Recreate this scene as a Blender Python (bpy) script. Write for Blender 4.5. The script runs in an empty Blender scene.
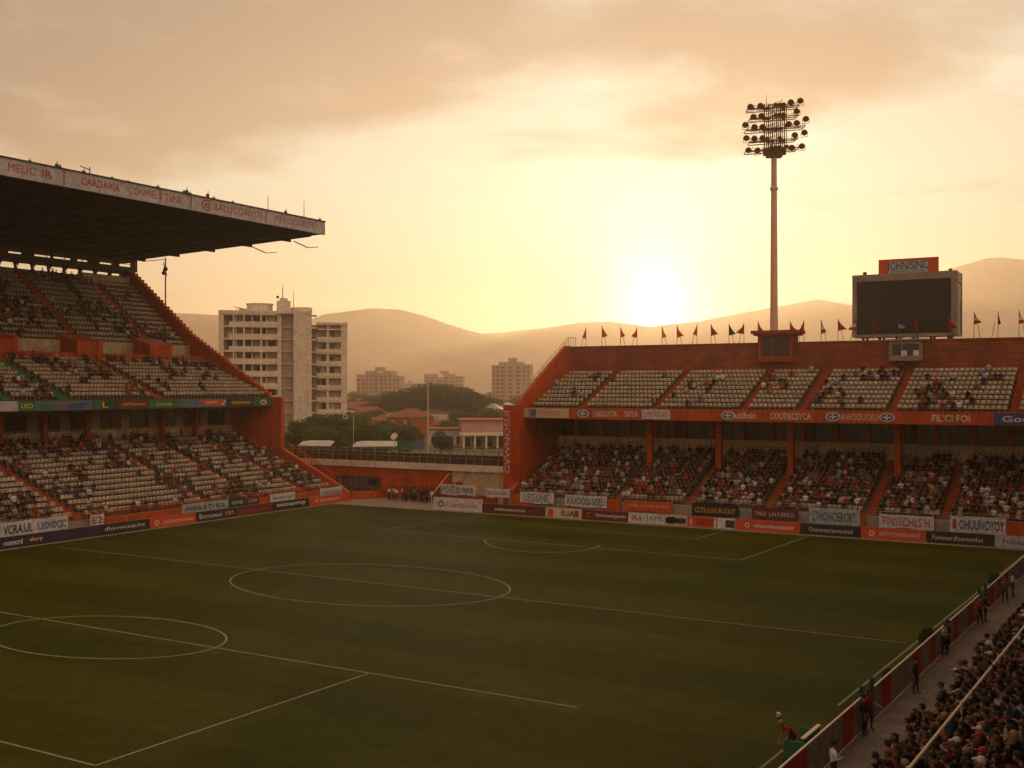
import bpy, bmesh, math, random
import numpy as np
from mathutils import Vector, Matrix
R = math.radians
random.seed(7); rng = np.random.default_rng(7)
SC = bpy.context.scene
COL = SC.collection

# ------------------------------------------------------------------ camera, sky, sun, exposure
F, H, HY = 1100.0, 14.5, 388.0          # focal length in pixels, eye height, horizon row
TH = R(30.1); CT, ST = math.cos(TH), math.sin(TH)
def ray(px, py):
    x = (px-512)/F; z = (HY-py)/F
    return (x*CT-ST, x*ST+CT, z)
def hz(px, py, z=0.0):
    r = ray(px, py); t = (z-H)/r[2]; return (r[0]*t, r[1]*t)
def hx(px, py, X):
    r = ray(px, py); t = X/r[0]; return (r[1]*t, H+r[2]*t)
def hy(px, py, Y):
    r = ray(px, py); t = Y/r[1]; return (r[0]*t, H+r[2]*t)
def hd(px, d):                             # ground point at depth d in column px
    r = ray(px, HY); return (r[0]*d, r[1]*d)
def pr(X, Y, Z):
    xc = X*CT+Y*ST; d = -X*ST+Y*CT
    return 512+F*xc/d, HY-F*(Z-H)/d, d
cam = bpy.data.cameras.new('camera'); co = bpy.data.objects.new('camera', cam); COL.objects.link(co)
cam.sensor_width = 36; cam.lens = F/1024*36; cam.shift_y = 4/1024; cam.clip_start = .1; cam.clip_end = 20000
co.location = (0, 0, H); co.rotation_euler = (R(90), 0, TH); SC.camera = co
SUN = Vector(ray(655, 303)).normalized()
SUN_EL = math.asin(SUN.z); SUN_AZ = math.atan2(SUN.x, SUN.y)
SC.render.engine = 'CYCLES'
SC.cycles.use_denoising = True
SC.cycles.max_bounces = 6; SC.cycles.diffuse_bounces = 3; SC.cycles.glossy_bounces = 2
SC.cycles.volume_bounces = 1; SC.cycles.transparent_max_bounces = 8
SC.cycles.sample_clamp_indirect = 6
SC.view_settings.view_transform = 'Standard'; SC.view_settings.look = 'None'
SC.view_settings.gamma = 1; SC.view_settings.use_curve_mapping = False
SC.view_settings.exposure = 0.0

class NT:
    def __init__(s, tree): s.t = tree; s.n = tree.nodes; s.l = tree.links
    def new(s, typ, **kw):
        n = s.n.new(typ)
        for k, v in kw.items():
            if k == 'ins':
                for a, b in v.items():
                    if hasattr(b, 'is_linked') or isinstance(b, bpy.types.NodeSocket): s.l.new(b, n.inputs[a])
                    else: n.inputs[a].default_value = b
            else: setattr(n, k, v)
        return n
    def math(s, op, a, b=0.0, clamp=False):
        n = s.n.new('ShaderNodeMath'); n.operation = op; n.use_clamp = clamp
        for i, v in enumerate((a, b)):
            if isinstance(v, bpy.types.NodeSocket): s.l.new(v, n.inputs[i])
            else: n.inputs[i].default_value = v
        return n.outputs[0]
    def mix(s, fac, a, b, mode='MIX'):
        n = s.n.new('ShaderNodeMix'); n.data_type = 'RGBA'; n.blend_type = mode
        for i, v in ((0, fac), (6, a), (7, b)):
            if isinstance(v, bpy.types.NodeSocket): s.l.new(v, n.inputs[i])
            elif i == 0: n.inputs[0].default_value = v
            else: n.inputs[i].default_value = (v[0], v[1], v[2], 1)
        return n.outputs[2]
    def scale(s, col, f):
        n = s.n.new('ShaderNodeVectorMath'); n.operation = 'SCALE'
        if isinstance(col, bpy.types.NodeSocket): s.l.new(col, n.inputs[0])
        else: n.inputs[0].default_value = col
        if isinstance(f, bpy.types.NodeSocket): s.l.new(f, n.inputs[3])
        else: n.inputs[3].default_value = f
        return n.outputs[0]
    def add(s, a, b):
        n = s.n.new('ShaderNodeVectorMath'); n.operation = 'ADD'
        for i, v in enumerate((a, b)):
            if isinstance(v, bpy.types.NodeSocket): s.l.new(v, n.inputs[i])
            else: n.inputs[i].default_value = v
        return n.outputs[0]

def make_world():
    w = bpy.data.worlds.new('World'); SC.world = w; w.use_nodes = True
    t = NT(w.node_tree); t.n.clear()
    out = t.new('ShaderNodeOutputWorld'); bg = t.new('ShaderNodeBackground')
    t.l.new(bg.outputs[0], out.inputs[0])
    sky = t.new('ShaderNodeTexSky', sky_type='NISHITA', sun_disc=False, sun_elevation=SUN_EL, sun_rotation=SUN_AZ, dust_density=4.0, air_density=1.2)
    tc = t.new('ShaderNodeTexCoord')
    nrm = t.new('ShaderNodeVectorMath', operation='NORMALIZE', ins={0: tc.outputs['Generated']}).outputs[0]
    dt = t.new('ShaderNodeVectorMath', operation='DOT_PRODUCT', ins={0: nrm, 1: tuple(SUN)}).outputs['Value']
    dp = t.math('MAXIMUM', dt, 0.0)
    sep = t.new('ShaderNodeSeparateXYZ', ins={0: nrm}); z = sep.outputs[2]
    el = t.math('MAXIMUM', z, 0.0)
    # clear evening air: gold at the horizon, mauve higher up
    ramp = t.new('ShaderNodeValToRGB', ins={0: el}); cr = ramp.color_ramp; cr.interpolation = 'EASE'
    cr.elements[0].position = 0; cr.elements[0].color = (0.80, 0.86, 0.56, 1)
    cr.elements[1].position = 1; cr.elements[1].color = (0.50, 0.40, 0.28, 1)
    for p, c in ((0.06, (0.46, 0.76, 0.64, 1)), (0.16, (0.38, 0.66, 0.66, 1)), (0.30, (0.42, 0.52, 0.50, 1)), (0.5, (0.56, 0.46, 0.34, 1))):
        e = cr.elements.new(p); e.color = c
    # sky away from the sun boosted, most near the ground, to light the stands
    side = t.math('MULTIPLY_ADD', dt, 0.5); t.n[-1].inputs[2].default_value = 0.5
    side = t.math('POWER', side, 2.6)
    rear = t.mix(t.new('ShaderNodeMapRange', interpolation_type='SMOOTHSTEP', ins={0: el, 1: 0.02, 2: 0.6, 3: 0.0, 4: 1.0}).outputs[0], (1.75, 1.14, 0.70), (1.35, 0.94, 0.60))
    base = t.mix(side, rear, ramp.outputs[0])
    # clouds, on a flat layer seen in perspective
    inv = t.math('DIVIDE', 1.0, t.math('ADD', el, 0.10))
    cc = t.new('ShaderNodeCombineXYZ', ins={0: t.math('MULTIPLY', sep.outputs[0], inv), 1: t.math('MULTIPLY', sep.outputs[1], inv), 2: 0.0}).outputs[0]
    mp = t.new('ShaderNodeMapping', ins={0: cc, 'Location': CLOUD[0], 'Rotation': (0, 0, CLOUD[1]), 'Scale': CLOUD[2]}).outputs[0]
    n1 = t.new('ShaderNodeTexNoise', ins={'Vector': mp, 'Scale': 1.0, 'Detail': 7.0, 'Roughness': 0.52, 'Distortion': 0.35}).outputs[0]
    bias = t.new('ShaderNodeMapRange', interpolation_type='SMOOTHSTEP', ins={0: el, 1: 0.10, 2: 0.30, 3: -0.19, 4: 0.07}).outputs[0]
    lf = t.new('ShaderNodeVectorMath', operation='DOT_PRODUCT', ins={0: nrm, 1: (-CT*.34, -ST*.34, 0)}).outputs['Value']
    bias = t.math('ADD', bias, t.math('MAXIMUM', lf, -0.02))
    cov = t.new('ShaderNodeMapRange', interpolation_type='SMOOTHSTEP', ins={0: t.math('ADD', n1, bias), 1: 0.42, 2: 0.62, 3: 0.0, 4: 1.0}).outputs[0]
    n2 = t.new('ShaderNodeTexNoise', ins={'Vector': mp, 'Scale': 2.6, 'Detail': 6.0, 'Roughness': 0.6}).outputs[0]
    wisp = t.new('ShaderNodeMapRange', interpolation_type='SMOOTHSTEP', ins={0: n2, 1: 0.52, 2: 0.72, 3: 0.0, 4: 1.0}).outputs[0]
    lit = t.math('MULTIPLY', wisp, t.math('SUBTRACT', 1.0, cov))
    lit = t.math('MULTIPLY', lit, t.new('ShaderNodeMapRange', ins={0: el, 1: 0.14, 2: 0.28, 3: 0.0, 4: 1.0}).outputs[0])
    cloudcol = t.mix(side, (0.40, 0.30, 0.24), t.mix(wisp, (0.14, 0.125, 0.145), (0.38, 0.33, 0.31)))
    for pw, c in GLOW:
        base = t.add(base, t.scale(c, t.math('POWER', dp, float(pw))))
    nis = t.new('ShaderNodeVectorMath', operation='MULTIPLY', ins={0: sky.outputs[0], 1: (0.004, 0.008, 0.016)}).outputs[0]
    base = t.add(base, nis)
    base = t.mix(t.math('MULTIPLY', cov, 0.88), base, cloudcol)
    base = t.add(base, t.scale((0.34, 0.34, 0.30), lit))
    disc = t.math('GREATER_THAN', dt, math.cos(R(0.75)))
    base = t.add(base, t.scale((12, 11, 8), disc))
    t.l.new(base, bg.inputs[0]); bg.inputs[1].default_value = 1.0
CLOUD = ((12.3, 4.4, 0), R(-30), (0.9, 0.9, 1))
GLOW = ((8, (0.04, 0.07, 0.07)), (40, (0.10, 0.16, 0.18)), (200, (0.7, 0.8, 0.85)), (1300, (3.2, 3.1, 2.8)), (9000, (6, 5.4, 4.0)))
make_world()
sl = bpy.data.lights.new('sun', 'SUN'); so = bpy.data.objects.new('sun', sl); COL.objects.link(so)
sl.energy = 5.0; sl.angle = R(0.6); sl.color = (1.0, 0.80, 0.52)
so.rotation_euler = SUN.to_track_quat('Z', 'Y').to_euler()

# ------------------------------------------------------------------ materials
def mat(name, col, rough=0.8, var=0.12, scale=1.2, metal=0.0, spec=0.3, bump=0.0, col2=None, fine=None, streak=0.0):
    m = bpy.data.materials.new(name); m.use_nodes = True; t = NT(m.node_tree); b = t.n['Principled BSDF']
    b.inputs['Roughness'].default_value = rough; b.inputs['Metallic'].default_value = metal
    b.inputs['Specular IOR Level'].default_value = spec
    geo = t.new('ShaderNodeNewGeometry')
    n = t.new('ShaderNodeTexNoise', ins={'Vector': geo.outputs['Position'], 'Scale': scale, 'Detail': 5.0, 'Roughness': 0.65}).outputs[0]
    c2 = col2 or tuple(c*(1-2.2*var) for c in col)
    f = t.new('ShaderNodeMapRange', ins={0: n, 1: 0.35, 2: 0.68, 3: 0.0, 4: 1.0}).outputs[0]
    c = t.mix(f, col, c2)
    if fine:
        n2 = t.new('ShaderNodeTexNoise', ins={'Vector': geo.outputs['Position'], 'Scale': fine, 'Detail': 3.0}).outputs[0]
        f2 = t.new('ShaderNodeMapRange', ins={0: n2, 1: 0.3, 2: 0.7, 3: 0.75, 4: 1.2}).outputs[0]
        c = t.scale(c, f2)
    if streak:
        mp = t.new('ShaderNodeMapping', ins={0: geo.outputs['Position'], 'Scale': (2.4, 2.4, 0.22)}).outputs[0]
        n3 = t.new('ShaderNodeTexNoise', ins={'Vector': mp, 'Scale': 1.0, 'Detail': 6.0, 'Roughness': 0.7}).outputs[0]
        f3 = t.new('ShaderNodeMapRange', ins={0: n3, 1: 0.42, 2: 0.72, 3: 0.0, 4: streak}).outputs[0]
        c = t.mix(f3, c, (0.16, 0.075, 0.04))
    t.l.new(c, b.inputs['Base Color'])
    if bump:
        bn = t.new('ShaderNodeTexNoise', ins={'Vector': geo.outputs['Position'], 'Scale': scale*12, 'Detail': 4.0}).outputs[0]
        bp = t.new('ShaderNodeBump', ins={'Height': bn, 'Strength': bump, 'Distance': 0.05})
        t.l.new(bp.outputs[0], b.inputs['Normal'])
    return m
def cloth_mat(name, col):
    m = mat(name, col, 0.9, 0.12, 3.0); t = NT(m.node_tree); p = t.n['Principled BSDF']; tr = t.new('ShaderNodeBsdfTranslucent', ins={0: (*col, 1)})
    mx = t.new('ShaderNodeMixShader', ins={0: 0.8}); t.l.new(p.outputs[0], mx.inputs[1]); t.l.new(tr.outputs[0], mx.inputs[2]); t.l.new(mx.outputs[0], t.n['Material Output'].inputs[0]); return m
def objcol_mat(name, rough=0.85, attr=False):
    m = bpy.data.materials.new(name); m.use_nodes = True; t = NT(m.node_tree); b = t.n['Principled BSDF']
    b.inputs['Roughness'].default_value = rough; b.inputs['Specular IOR Level'].default_value = 0.2
    if attr: o = t.new('ShaderNodeAttribute', attribute_name='tint').outputs['Color']
    else: o = t.new('ShaderNodeObjectInfo').outputs['Color']
    geo = t.new('ShaderNodeNewGeometry')
    n = t.new('ShaderNodeTexNoise', ins={'Vector': geo.outputs['Position'], 'Scale': 14.0, 'Detail': 2.0}).outputs[0]
    f = t.new('ShaderNodeMapRange', ins={0: n, 1: 0.3, 2: 0.7, 3: 0.8, 4: 1.15}).outputs[0]
    t.l.new(t.scale(o, f), b.inputs['Base Color'])
    return m
def glass_mat(name, col=(0.02, 0.02, 0.02)):
    m = bpy.data.materials.new(name); m.use_nodes = True; b = m.node_tree.nodes['Principled BSDF']
    b.inputs['Base Color'].default_value = (*col, 1); b.inputs['Roughness'].default_value = 0.12
    b.inputs['Specular IOR Level'].default_value = 0.6
    return m
M = {}
M['orange'] = mat('orange_paint', (0.66, 0.090, 0.006), 0.7, 0.16, 0.7, fine=6, streak=0.75)
M['orange_dark'] = mat('orange_red_steps', (0.42, 0.075, 0.016), 0.8, 0.18, 1.5, fine=7, streak=0.5)
M['red'] = mat('red_paint', (0.50, 0.035, 0.015), 0.55, 0.1, 1.0)
M['cream'] = mat('cream_wall', (0.74, 0.60, 0.40), 0.85, 0.16, 0.5, fine=3, streak=0.4)
M['concrete'] = mat('concrete', (0.33, 0.28, 0.24), 0.9, 0.16, 0.4, bump=0.3, fine=5)
M['concrete_dark'] = mat('dark_concrete', (0.15, 0.12, 0.10), 0.9, 0.16, 0.4, fine=5)
M['terrace'] = mat('terrace_concrete', (0.13, 0.08, 0.055), 0.9, 0.2, 0.8, fine=4)
M['seat'] = mat('cream_seat_plastic', (0.55, 0.455, 0.35), 0.5, 0.2, 0.9, fine=3.0)
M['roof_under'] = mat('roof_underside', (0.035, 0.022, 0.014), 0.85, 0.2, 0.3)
M['fascia_grey'] = mat('pale_roof_edge', (0.50, 0.50, 0.56), 0.7, 0.12, 0.6, fine=3)
M['white'] = mat('white_paint', (0.72, 0.70, 0.68), 0.7, 0.08, 1.5, fine=4)
M['cloth_white'] = mat('white_banner_cloth', (0.66, 0.66, 0.68), 0.9, 0.12, 2.5, fine=3)
M['cloth_blue'] = mat('pale_blue_banner_cloth', (0.42, 0.50, 0.54), 0.9, 0.12, 2.5, fine=3)
M['fence_white'] = mat('weathered_white_boards', (0.36, 0.31, 0.27), 0.8, 0.15, 1.5, fine=4)
M['black'] = mat('black_board', (0.03, 0.024, 0.024), 0.5, 0.1, 1)
M['navy'] = mat('navy_board', (0.03, 0.025, 0.06), 0.5, 0.1, 1)
M['maroon'] = mat('maroon_board', (0.14, 0.03, 0.03), 0.5, 0.1, 1)
M['brown_infill'] = mat('brown_mesh_panel', (0.10, 0.06, 0.035), 0.8, 0.2, 1.2)
M['brown'] = mat('brown_board', (0.12, 0.04, 0.02), 0.5, 0.1, 1)
M['board_orange'] = mat('orange_board', (0.60, 0.085, 0.02), 0.5, 0.08, 1)
M['board_cream'] = mat('cream_board', (0.62, 0.52, 0.36), 0.5, 0.08, 1)
M['board_yellow'] = mat('yellow_ink', (0.75, 0.42, 0.05), 0.6, 0.05, 1)
M['green'] = mat('green_board', (0.03, 0.17, 0.07), 0.55, 0.12, 1)
M['green_dark'] = mat('dark_green_paint', (0.015, 0.07, 0.04), 0.55, 0.12, 1)
M['blue'] = mat('blue_ink', (0.05, 0.09, 0.28), 0.6, 0.1, 1)
M['slate'] = mat('slate_blue_board', (0.12, 0.16, 0.26), 0.6, 0.12, 1)
M['ink_red'] = mat('red_ink', (0.42, 0.06, 0.03), 0.7, 0.12, 3)
M['ink_black'] = mat('black_ink', (0.03, 0.03, 0.035), 0.7, 0.05, 3)
M['steel'] = mat('galvanised_steel', (0.30, 0.26, 0.23), 0.5, 0.1, 2, metal=0.3)
M['steel_dark'] = mat('dark_steel', (0.08, 0.06, 0.05), 0.6, 0.1, 2, metal=0.2)
M['lamp_brown'] = mat('backlit_brown_lamp_metal', (0.20, 0.09, 0.04), 0.6, 0.1, 2)  # warm brown of the backlit lamps put into the base colour
M['mast'] = mat('haze_pale_mast', (0.70, 0.48, 0.38), 0.6, 0.1, 1)  # colour paled towards pink to stand for haze over the mast
M['glass'] = glass_mat('window_glass')
M['screen'] = mat('dark_screen', (0.012, 0.010, 0.008), 0.35, 0.1, 1, spec=0.4)
M['rail'] = mat('cream_handrail', (0.72, 0.58, 0.42), 0.45, 0.05, 1)
M['line'] = mat('line_paint', (0.30, 0.29, 0.22), 0.9, 0.2, 3.0, fine=9)
M['skin'] = mat('skin', (0.34, 0.17, 0.10), 0.6, 0.05, 2)
M['trousers'] = mat('dark_trousers', (0.03, 0.03, 0.045), 0.9, 0.1, 4)
M['shoe'] = mat('shoe_leather', (0.05, 0.04, 0.04), 0.6, 0.05, 4)
M['eye'] = mat('dark_eye', (0.02, 0.015, 0.012), 0.4, 0.05, 4)
M['lip'] = mat('lip', (0.28, 0.09, 0.07), 0.6, 0.05, 4)
M['shirt'] = objcol_mat('shirt_cloth'); M['hair'] = objcol_mat('hair', 0.7); M['crowd'] = objcol_mat('crowd_clothes', attr=True)
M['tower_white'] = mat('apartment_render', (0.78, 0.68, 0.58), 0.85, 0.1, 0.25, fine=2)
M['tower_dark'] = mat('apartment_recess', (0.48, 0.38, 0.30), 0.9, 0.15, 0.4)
M['pink_wall'] = mat('pink_render', (0.46, 0.30, 0.24), 0.9, 0.12, 0.4)
M['tile'] = mat('clay_tiles', (0.30, 0.10, 0.05), 0.85, 0.2, 0.8, fine=4)
M['tin'] = mat('pale_sheet_roof', (0.55, 0.50, 0.46), 0.6, 0.15, 0.4)
M['bark'] = mat('bark', (0.08, 0.055, 0.035), 0.95, 0.15, 3)

def leaf_mat(name, a, b):
    m = bpy.data.materials.new(name); m.use_nodes = True; t = NT(m.node_tree); p = t.n['Principled BSDF']
    geo = t.new('ShaderNodeNewGeometry')
    n = t.new('ShaderNodeTexNoise', ins={'Vector': geo.outputs['Position'], 'Scale': 0.6, 'Detail': 3.0}).outputs[0]
    r = t.math('MULTIPLY_ADD', geo.outputs['Random Per Island'], 0.5, clamp=True); t.n[-1].inputs[2].default_value = 0.0
    f = t.math('ADD', r, t.math('MULTIPLY', n, 0.5))
    c = t.mix(f, a, b); t.l.new(c, p.inputs['Base Color']); p.inputs['Roughness'].default_value = 0.6
    p.inputs['Specular IOR Level'].default_value = 0.25
    tr = t.new('ShaderNodeBsdfTranslucent'); t.l.new(c, tr.inputs[0])
    mx = t.new('ShaderNodeMixShader', ins={0: 0.35}); t.l.new(p.outputs[0], mx.inputs[1]); t.l.new(tr.outputs[0], mx.inputs[2])
    t.l.new(mx.outputs[0], t.n['Material Output'].inputs[0])
    return m
M['leaf_a'] = leaf_mat('leaves_mid_green', (0.04, 0.065, 0.012), (0.13, 0.15, 0.025))
M['leaf_b'] = leaf_mat('leaves_dark_green', (0.02, 0.035, 0.012), (0.06, 0.075, 0.02))

def grass_mat():
    m = bpy.data.materials.new('mown_grass'); m.use_nodes = True; t = NT(m.node_tree); p = t.n['Principled BSDF']
    geo = t.new('ShaderNodeNewGeometry'); pos = geo.outputs['Position']
    sep = t.new('ShaderNodeSeparateXYZ', ins={0: pos})
    big = t.new('ShaderNodeTexNoise', ins={'Vector': pos, 'Scale': 0.06, 'Detail': 5.0, 'Roughness': 0.6}).outputs[0]
    mid = t.new('ShaderNodeTexNoise', ins={'Vector': pos, 'Scale': 0.9, 'Detail': 6.0, 'Roughness': 0.7}).outputs[0]
    fine = t.new('ShaderNodeTexNoise', ins={'Vector': pos, 'Scale': 9.0, 'Detail': 5.0, 'Roughness': 0.8}).outputs[0]
    wob = t.math('ADD', sep.outputs[1], t.math('MULTIPLY', mid, 0.5))
    st = t.math('SINE', t.math('MULTIPLY', wob, math.pi/5.5))
    st = t.new('ShaderNodeMapRange', interpolation_type='SMOOTHSTEP', ins={0: st, 1: -0.25, 2: 0.25, 3: 0.88, 4: 1.10}).outputs[0]
    c = t.mix(t.new('ShaderNodeMapRange', ins={0: big, 1: 0.35, 2: 0.65, 3: 0.0, 4: 1.0}).outputs[0], (0.032, 0.039, 0.0004), (0.056, 0.056, 0.0008))
    k = t.new('ShaderNodeMapRange', ins={0: mid, 1: 0.3, 2: 0.72, 3: 0.74, 4: 1.26}).outputs[0]
    k2 = t.new('ShaderNodeMapRange', ins={0: fine, 1: 0.3, 2: 0.7, 3: 0.62, 4: 1.36}).outputs[0]
    c = t.scale(c, t.math('MULTIPLY', t.math('MULTIPLY', k, k2), st))
    t.l.new(c, p.inputs['Base Color']); p.inputs['Roughness'].default_value = 0.6
    p.inputs['Specular IOR Level'].default_value = 0.04; p.inputs['Specular Tint'].default_value = (1, .7, .2, 1)
    bp = t.new('ShaderNodeBump', ins={'Height': fine, 'Strength': 0.6, 'Distance': 0.05}); t.l.new(bp.outputs[0], p.inputs['Normal'])
    return m
def brick_mat():
    m = bpy.data.materials.new('red_brick_wall'); m.use_nodes = True; t = NT(m.node_tree); p = t.n['Principled BSDF']
    geo = t.new('ShaderNodeNewGeometry'); sep = t.new('ShaderNodeSeparateXYZ', ins={0: geo.outputs['Position']})
    v = t.new('ShaderNodeCombineXYZ', ins={0: sep.outputs[0], 1: sep.outputs[2], 2: 0.0}).outputs[0]
    b = t.new('ShaderNodeTexBrick', ins={'Vector': v, 'Scale': 1.0, 'Brick Width': 1.3, 'Row Height': 0.32, 'Mortar Size': 0.035,
              'Color1': (0.34, 0.075, 0.025, 1), 'Color2': (0.24, 0.05, 0.02, 1), 'Mortar': (0.13, 0.04, 0.02, 1)}).outputs[0]
    n = t.new('ShaderNodeTexNoise', ins={'Vector': geo.outputs['Position'], 'Scale': 0.5, 'Detail': 5.0}).outputs[0]
    f = t.new('ShaderNodeMapRange', ins={0: n, 1: 0.3, 2: 0.7, 3: 0.7, 4: 1.25}).outputs[0]
    t.l.new(t.scale(b, f), p.inputs['Base Color']); p.inputs['Roughness'].default_value = 0.9
    return m
for k_, c_ in (('red', (.60, .06, .03)), ('orange', (.75, .22, .04)), ('board_yellow', (.8, .5, .1)), ('orange_dark', (.5, .12, .03)), ('brown', (.25, .10, .05)), ('blue', (.10, .14, .5)), ('navy', (.04, .06, .2)), ('cloth_white', (.75, .72, .7))): M['flag_'+k_] = cloth_mat('flag_cloth_'+k_, c_)
M['grass'] = grass_mat(); M['brick'] = brick_mat()

# ------------------------------------------------------------------ helpers
def thing(name, label, cat, loc=(0, 0, 0), rotz=0.0, group=None):
    o = bpy.data.objects.new(name, None); COL.objects.link(o)
    o.location = loc; o.rotation_euler = (0, 0, rotz); o.empty_display_size = 0.3
    o['label'] = label; o['category'] = cat
    if group: o['group'] = group
    return o
def tag(o, label, cat, group=None):
    o['label'] = label; o['category'] = cat
    if group: o['group'] = group
    return o
def link(name, me, mats, parent=None, loc=(0, 0, 0), smooth=False):
    for m in (mats if isinstance(mats, (list, tuple)) else [mats]): me.materials.append(M[m] if isinstance(m, str) else m)
    o = bpy.data.objects.new(name, me); COL.objects.link(o); o.location = loc
    if parent is not None: o.parent = parent
    if smooth: me.polygons.foreach_set('use_smooth', [True]*len(me.polygons))
    return o
class MB:
    """collects shapes in world (or local) coordinates; build() makes ONE mesh relative to its parent's place"""
    def __init__(s): s.v = []; s.f = []; s.m = []
    def add(s, vs, fs, m=0):
        k = len(s.v); s.v += [tuple(v) for v in vs]; s.f += [tuple(i+k for i in f) for f in fs]; s.m += [m]*len(fs); return s
    def box(s, x0, x1, y0, y1, z0, z1, m=0):
        x0, x1 = sorted((x0, x1)); y0, y1 = sorted((y0, y1)); z0, z1 = sorted((z0, z1))
        return s.add([(x0,y0,z0),(x1,y0,z0),(x1,y1,z0),(x0,y1,z0),(x0,y0,z1),(x1,y0,z1),(x1,y1,z1),(x0,y1,z1)],
              [(0,3,2,1),(4,5,6,7),(0,1,5,4),(1,2,6,5),(2,3,7,6),(3,0,4,7)], m)
    def prism(s, poly, a0, a1, mapf, m=0):
        n = len(poly)
        vs = [mapf(a0, d, z) for d, z in poly]+[mapf(a1, d, z) for d, z in poly]
        fs = [tuple(range(n))[::-1], tuple(range(n, 2*n))]+[(i, (i+1) % n, n+(i+1) % n, n+i) for i in range(n)]
        return s.add(vs, fs, m)
    def tube(s, p, q, r0, r1=None, n=8, m=0, cap=True):
        r1 = r0 if r1 is None else r1; p = Vector(p); q = Vector(q); d = (q-p).normalized()
        u = d.orthogonal().normalized(); w = d.cross(u)
        vs = []
        for c, r in ((p, r0), (q, r1)):
            for i in range(n):
                a = 2*math.pi*i/n; vs.append(c+u*(r*math.cos(a))+w*(r*math.sin(a)))
        fs = [(i, (i+1) % n, n+(i+1) % n, n+i) for i in range(n)]
        if cap: fs += [tuple(range(n))[::-1], tuple(range(n, 2*n))]
        return s.add(vs, fs, m)
    def bar(s, p, q, w, h=None, m=0):
        h = w if h is None else h; p = Vector(p); q = Vector(q); d = (q-p).normalized()
        up = Vector((0, 0, 1)) if abs(d.z) < 0.95 else Vector((1, 0, 0))
        u = d.cross(up).normalized()*(w/2); v = u.cross(d).normalized()*(h/2)
        vs = [c+a+b for c in (p, q) for a, b in ((-u, -v), (u, -v), (u, v), (-u, v))]
        return s.add(vs, [(0,1,2,3),(7,6,5,4),(0,4,5,1),(1,5,6,2),(2,6,7,3),(3,7,4,0)], m)
    def ball(s, c, r, n=8, k=6, m=0, sc=(1, 1, 1)):
        vs = [(c[0], c[1], c[2]-r*sc[2])]; fs = []
        for i in range(1, k):
            t = math.pi*i/k-math.pi/2
            for j in range(n):
                a = 2*math.pi*j/n; vs.append((c[0]+r*sc[0]*math.cos(t)*math.cos(a), c[1]+r*sc[1]*math.cos(t)*math.sin(a), c[2]+r*sc[2]*math.sin(t)))
        vs.append((c[0], c[1], c[2]+r*sc[2])); T = len(vs)-1
        for j in range(n):
            j2 = (j+1) % n; fs.append((0, 1+j2, 1+j)); fs.append((T, T-n+j, T-n+j2))
            for i in range(k-2): fs.append((1+i*n+j, 1+i*n+j2, 1+(i+1)*n+j2, 1+(i+1)*n+j))
        return s.add(vs, fs, m)
    def build(s, name, mats, parent=None, smooth=False, base=None, local=False):
        L = Vector(parent.location) if (parent is not None and not local and parent.rotation_euler.z == 0) else Vector((0, 0, 0))
        if base is not None: L = Vector(base)
        me = bpy.data.meshes.new(name); me.from_pydata([(v[0]-L.x, v[1]-L.y, v[2]-L.z) for v in s.v], [], s.f)
        me.polygons.foreach_set('material_index', s.m)
        return link(name, me, mats, parent, tuple(L) if base is not None and parent is None else (0, 0, 0), smooth)
def copy_tree(o, parent=None, loc=None, rotz=None):
    c = o.copy(); COL.objects.link(c)
    if parent is not None: c.parent = parent
    if loc is not None: c.location = loc
    if rotz is not None: c.rotation_euler = (0, 0, rotz)
    for ch in list(o.children): copy_tree(ch, c)
    return c
ORD = 'zeroth first second third fourth fifth sixth seventh eighth ninth tenth eleventh twelfth thirteenth fourteenth fifteenth sixteenth seventeenth eighteenth nineteenth'.split()
TENS = {2: 'twent', 3: 'thirt', 4: 'fort', 5: 'fift', 6: 'sixt', 7: 'sevent', 8: 'eight', 9: 'ninet'}
def ordw(n):
    if n < 20: return ORD[n]
    if n < 100: return TENS[n//10]+('ieth' if n % 10 == 0 else 'y-'+ORD[n % 10])
    return 'hundred-and-'+ordw(n-100) if n > 100 else 'hundredth'
def lettering(txt, w, h, m, o, u, v, parent, name='lettering', off=0.012, gap=1.0):
    """writing as real thin letters on a board: w wide, h high, centred on o"""
    cu = bpy.data.curves.new(name, 'FONT'); cu.body = txt; cu.resolution_u = 2; cu.offset = 0.0 if any(q in 'MNWmw' for q in txt) else 0.018; cu.extrude = 0.0
    tmp = bpy.data.objects.new('tmp', cu); COL.objects.link(tmp)
    bpy.context.view_layer.update()
    me = bpy.data.meshes.new_from_object(tmp.evaluated_get(bpy.context.evaluated_depsgraph_get()))
    bpy.data.objects.remove(tmp); bpy.data.curves.remove(cu)
    n = len(me.vertices); a = np.zeros(n*3); me.vertices.foreach_get('co', a); a = a.reshape(-1, 3)
    mn, mx = a.min(0), a.max(0); a = (a-(mn+mx)/2)/np.maximum(mx-mn, 1e-6)
    u = np.array(u, float); v = np.array(v, float); nn = np.cross(u, v)
    L = np.array(parent.location) if parent is not None else np.zeros(3)
    W = np.array(o, float)-L+np.outer(a[:, 0]*w, u)+np.outer(a[:, 1]*h, v)+nn*off
    me.vertices.foreach_set('co', W.ravel()); me.name = name
    return link(name, me, [m], parent)
def struct(o): o['kind'] = 'structure'; return o

FAR = lambda a, d, z: (a, d, z)            # along X, facing -Y
LEFT = lambda a, d, z: (-d, a, z)          # along Y, facing +X
FAR_ROT, LEFT_ROT, NEAR_ROT = 0.0, math.pi/2, -math.pi/2

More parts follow.
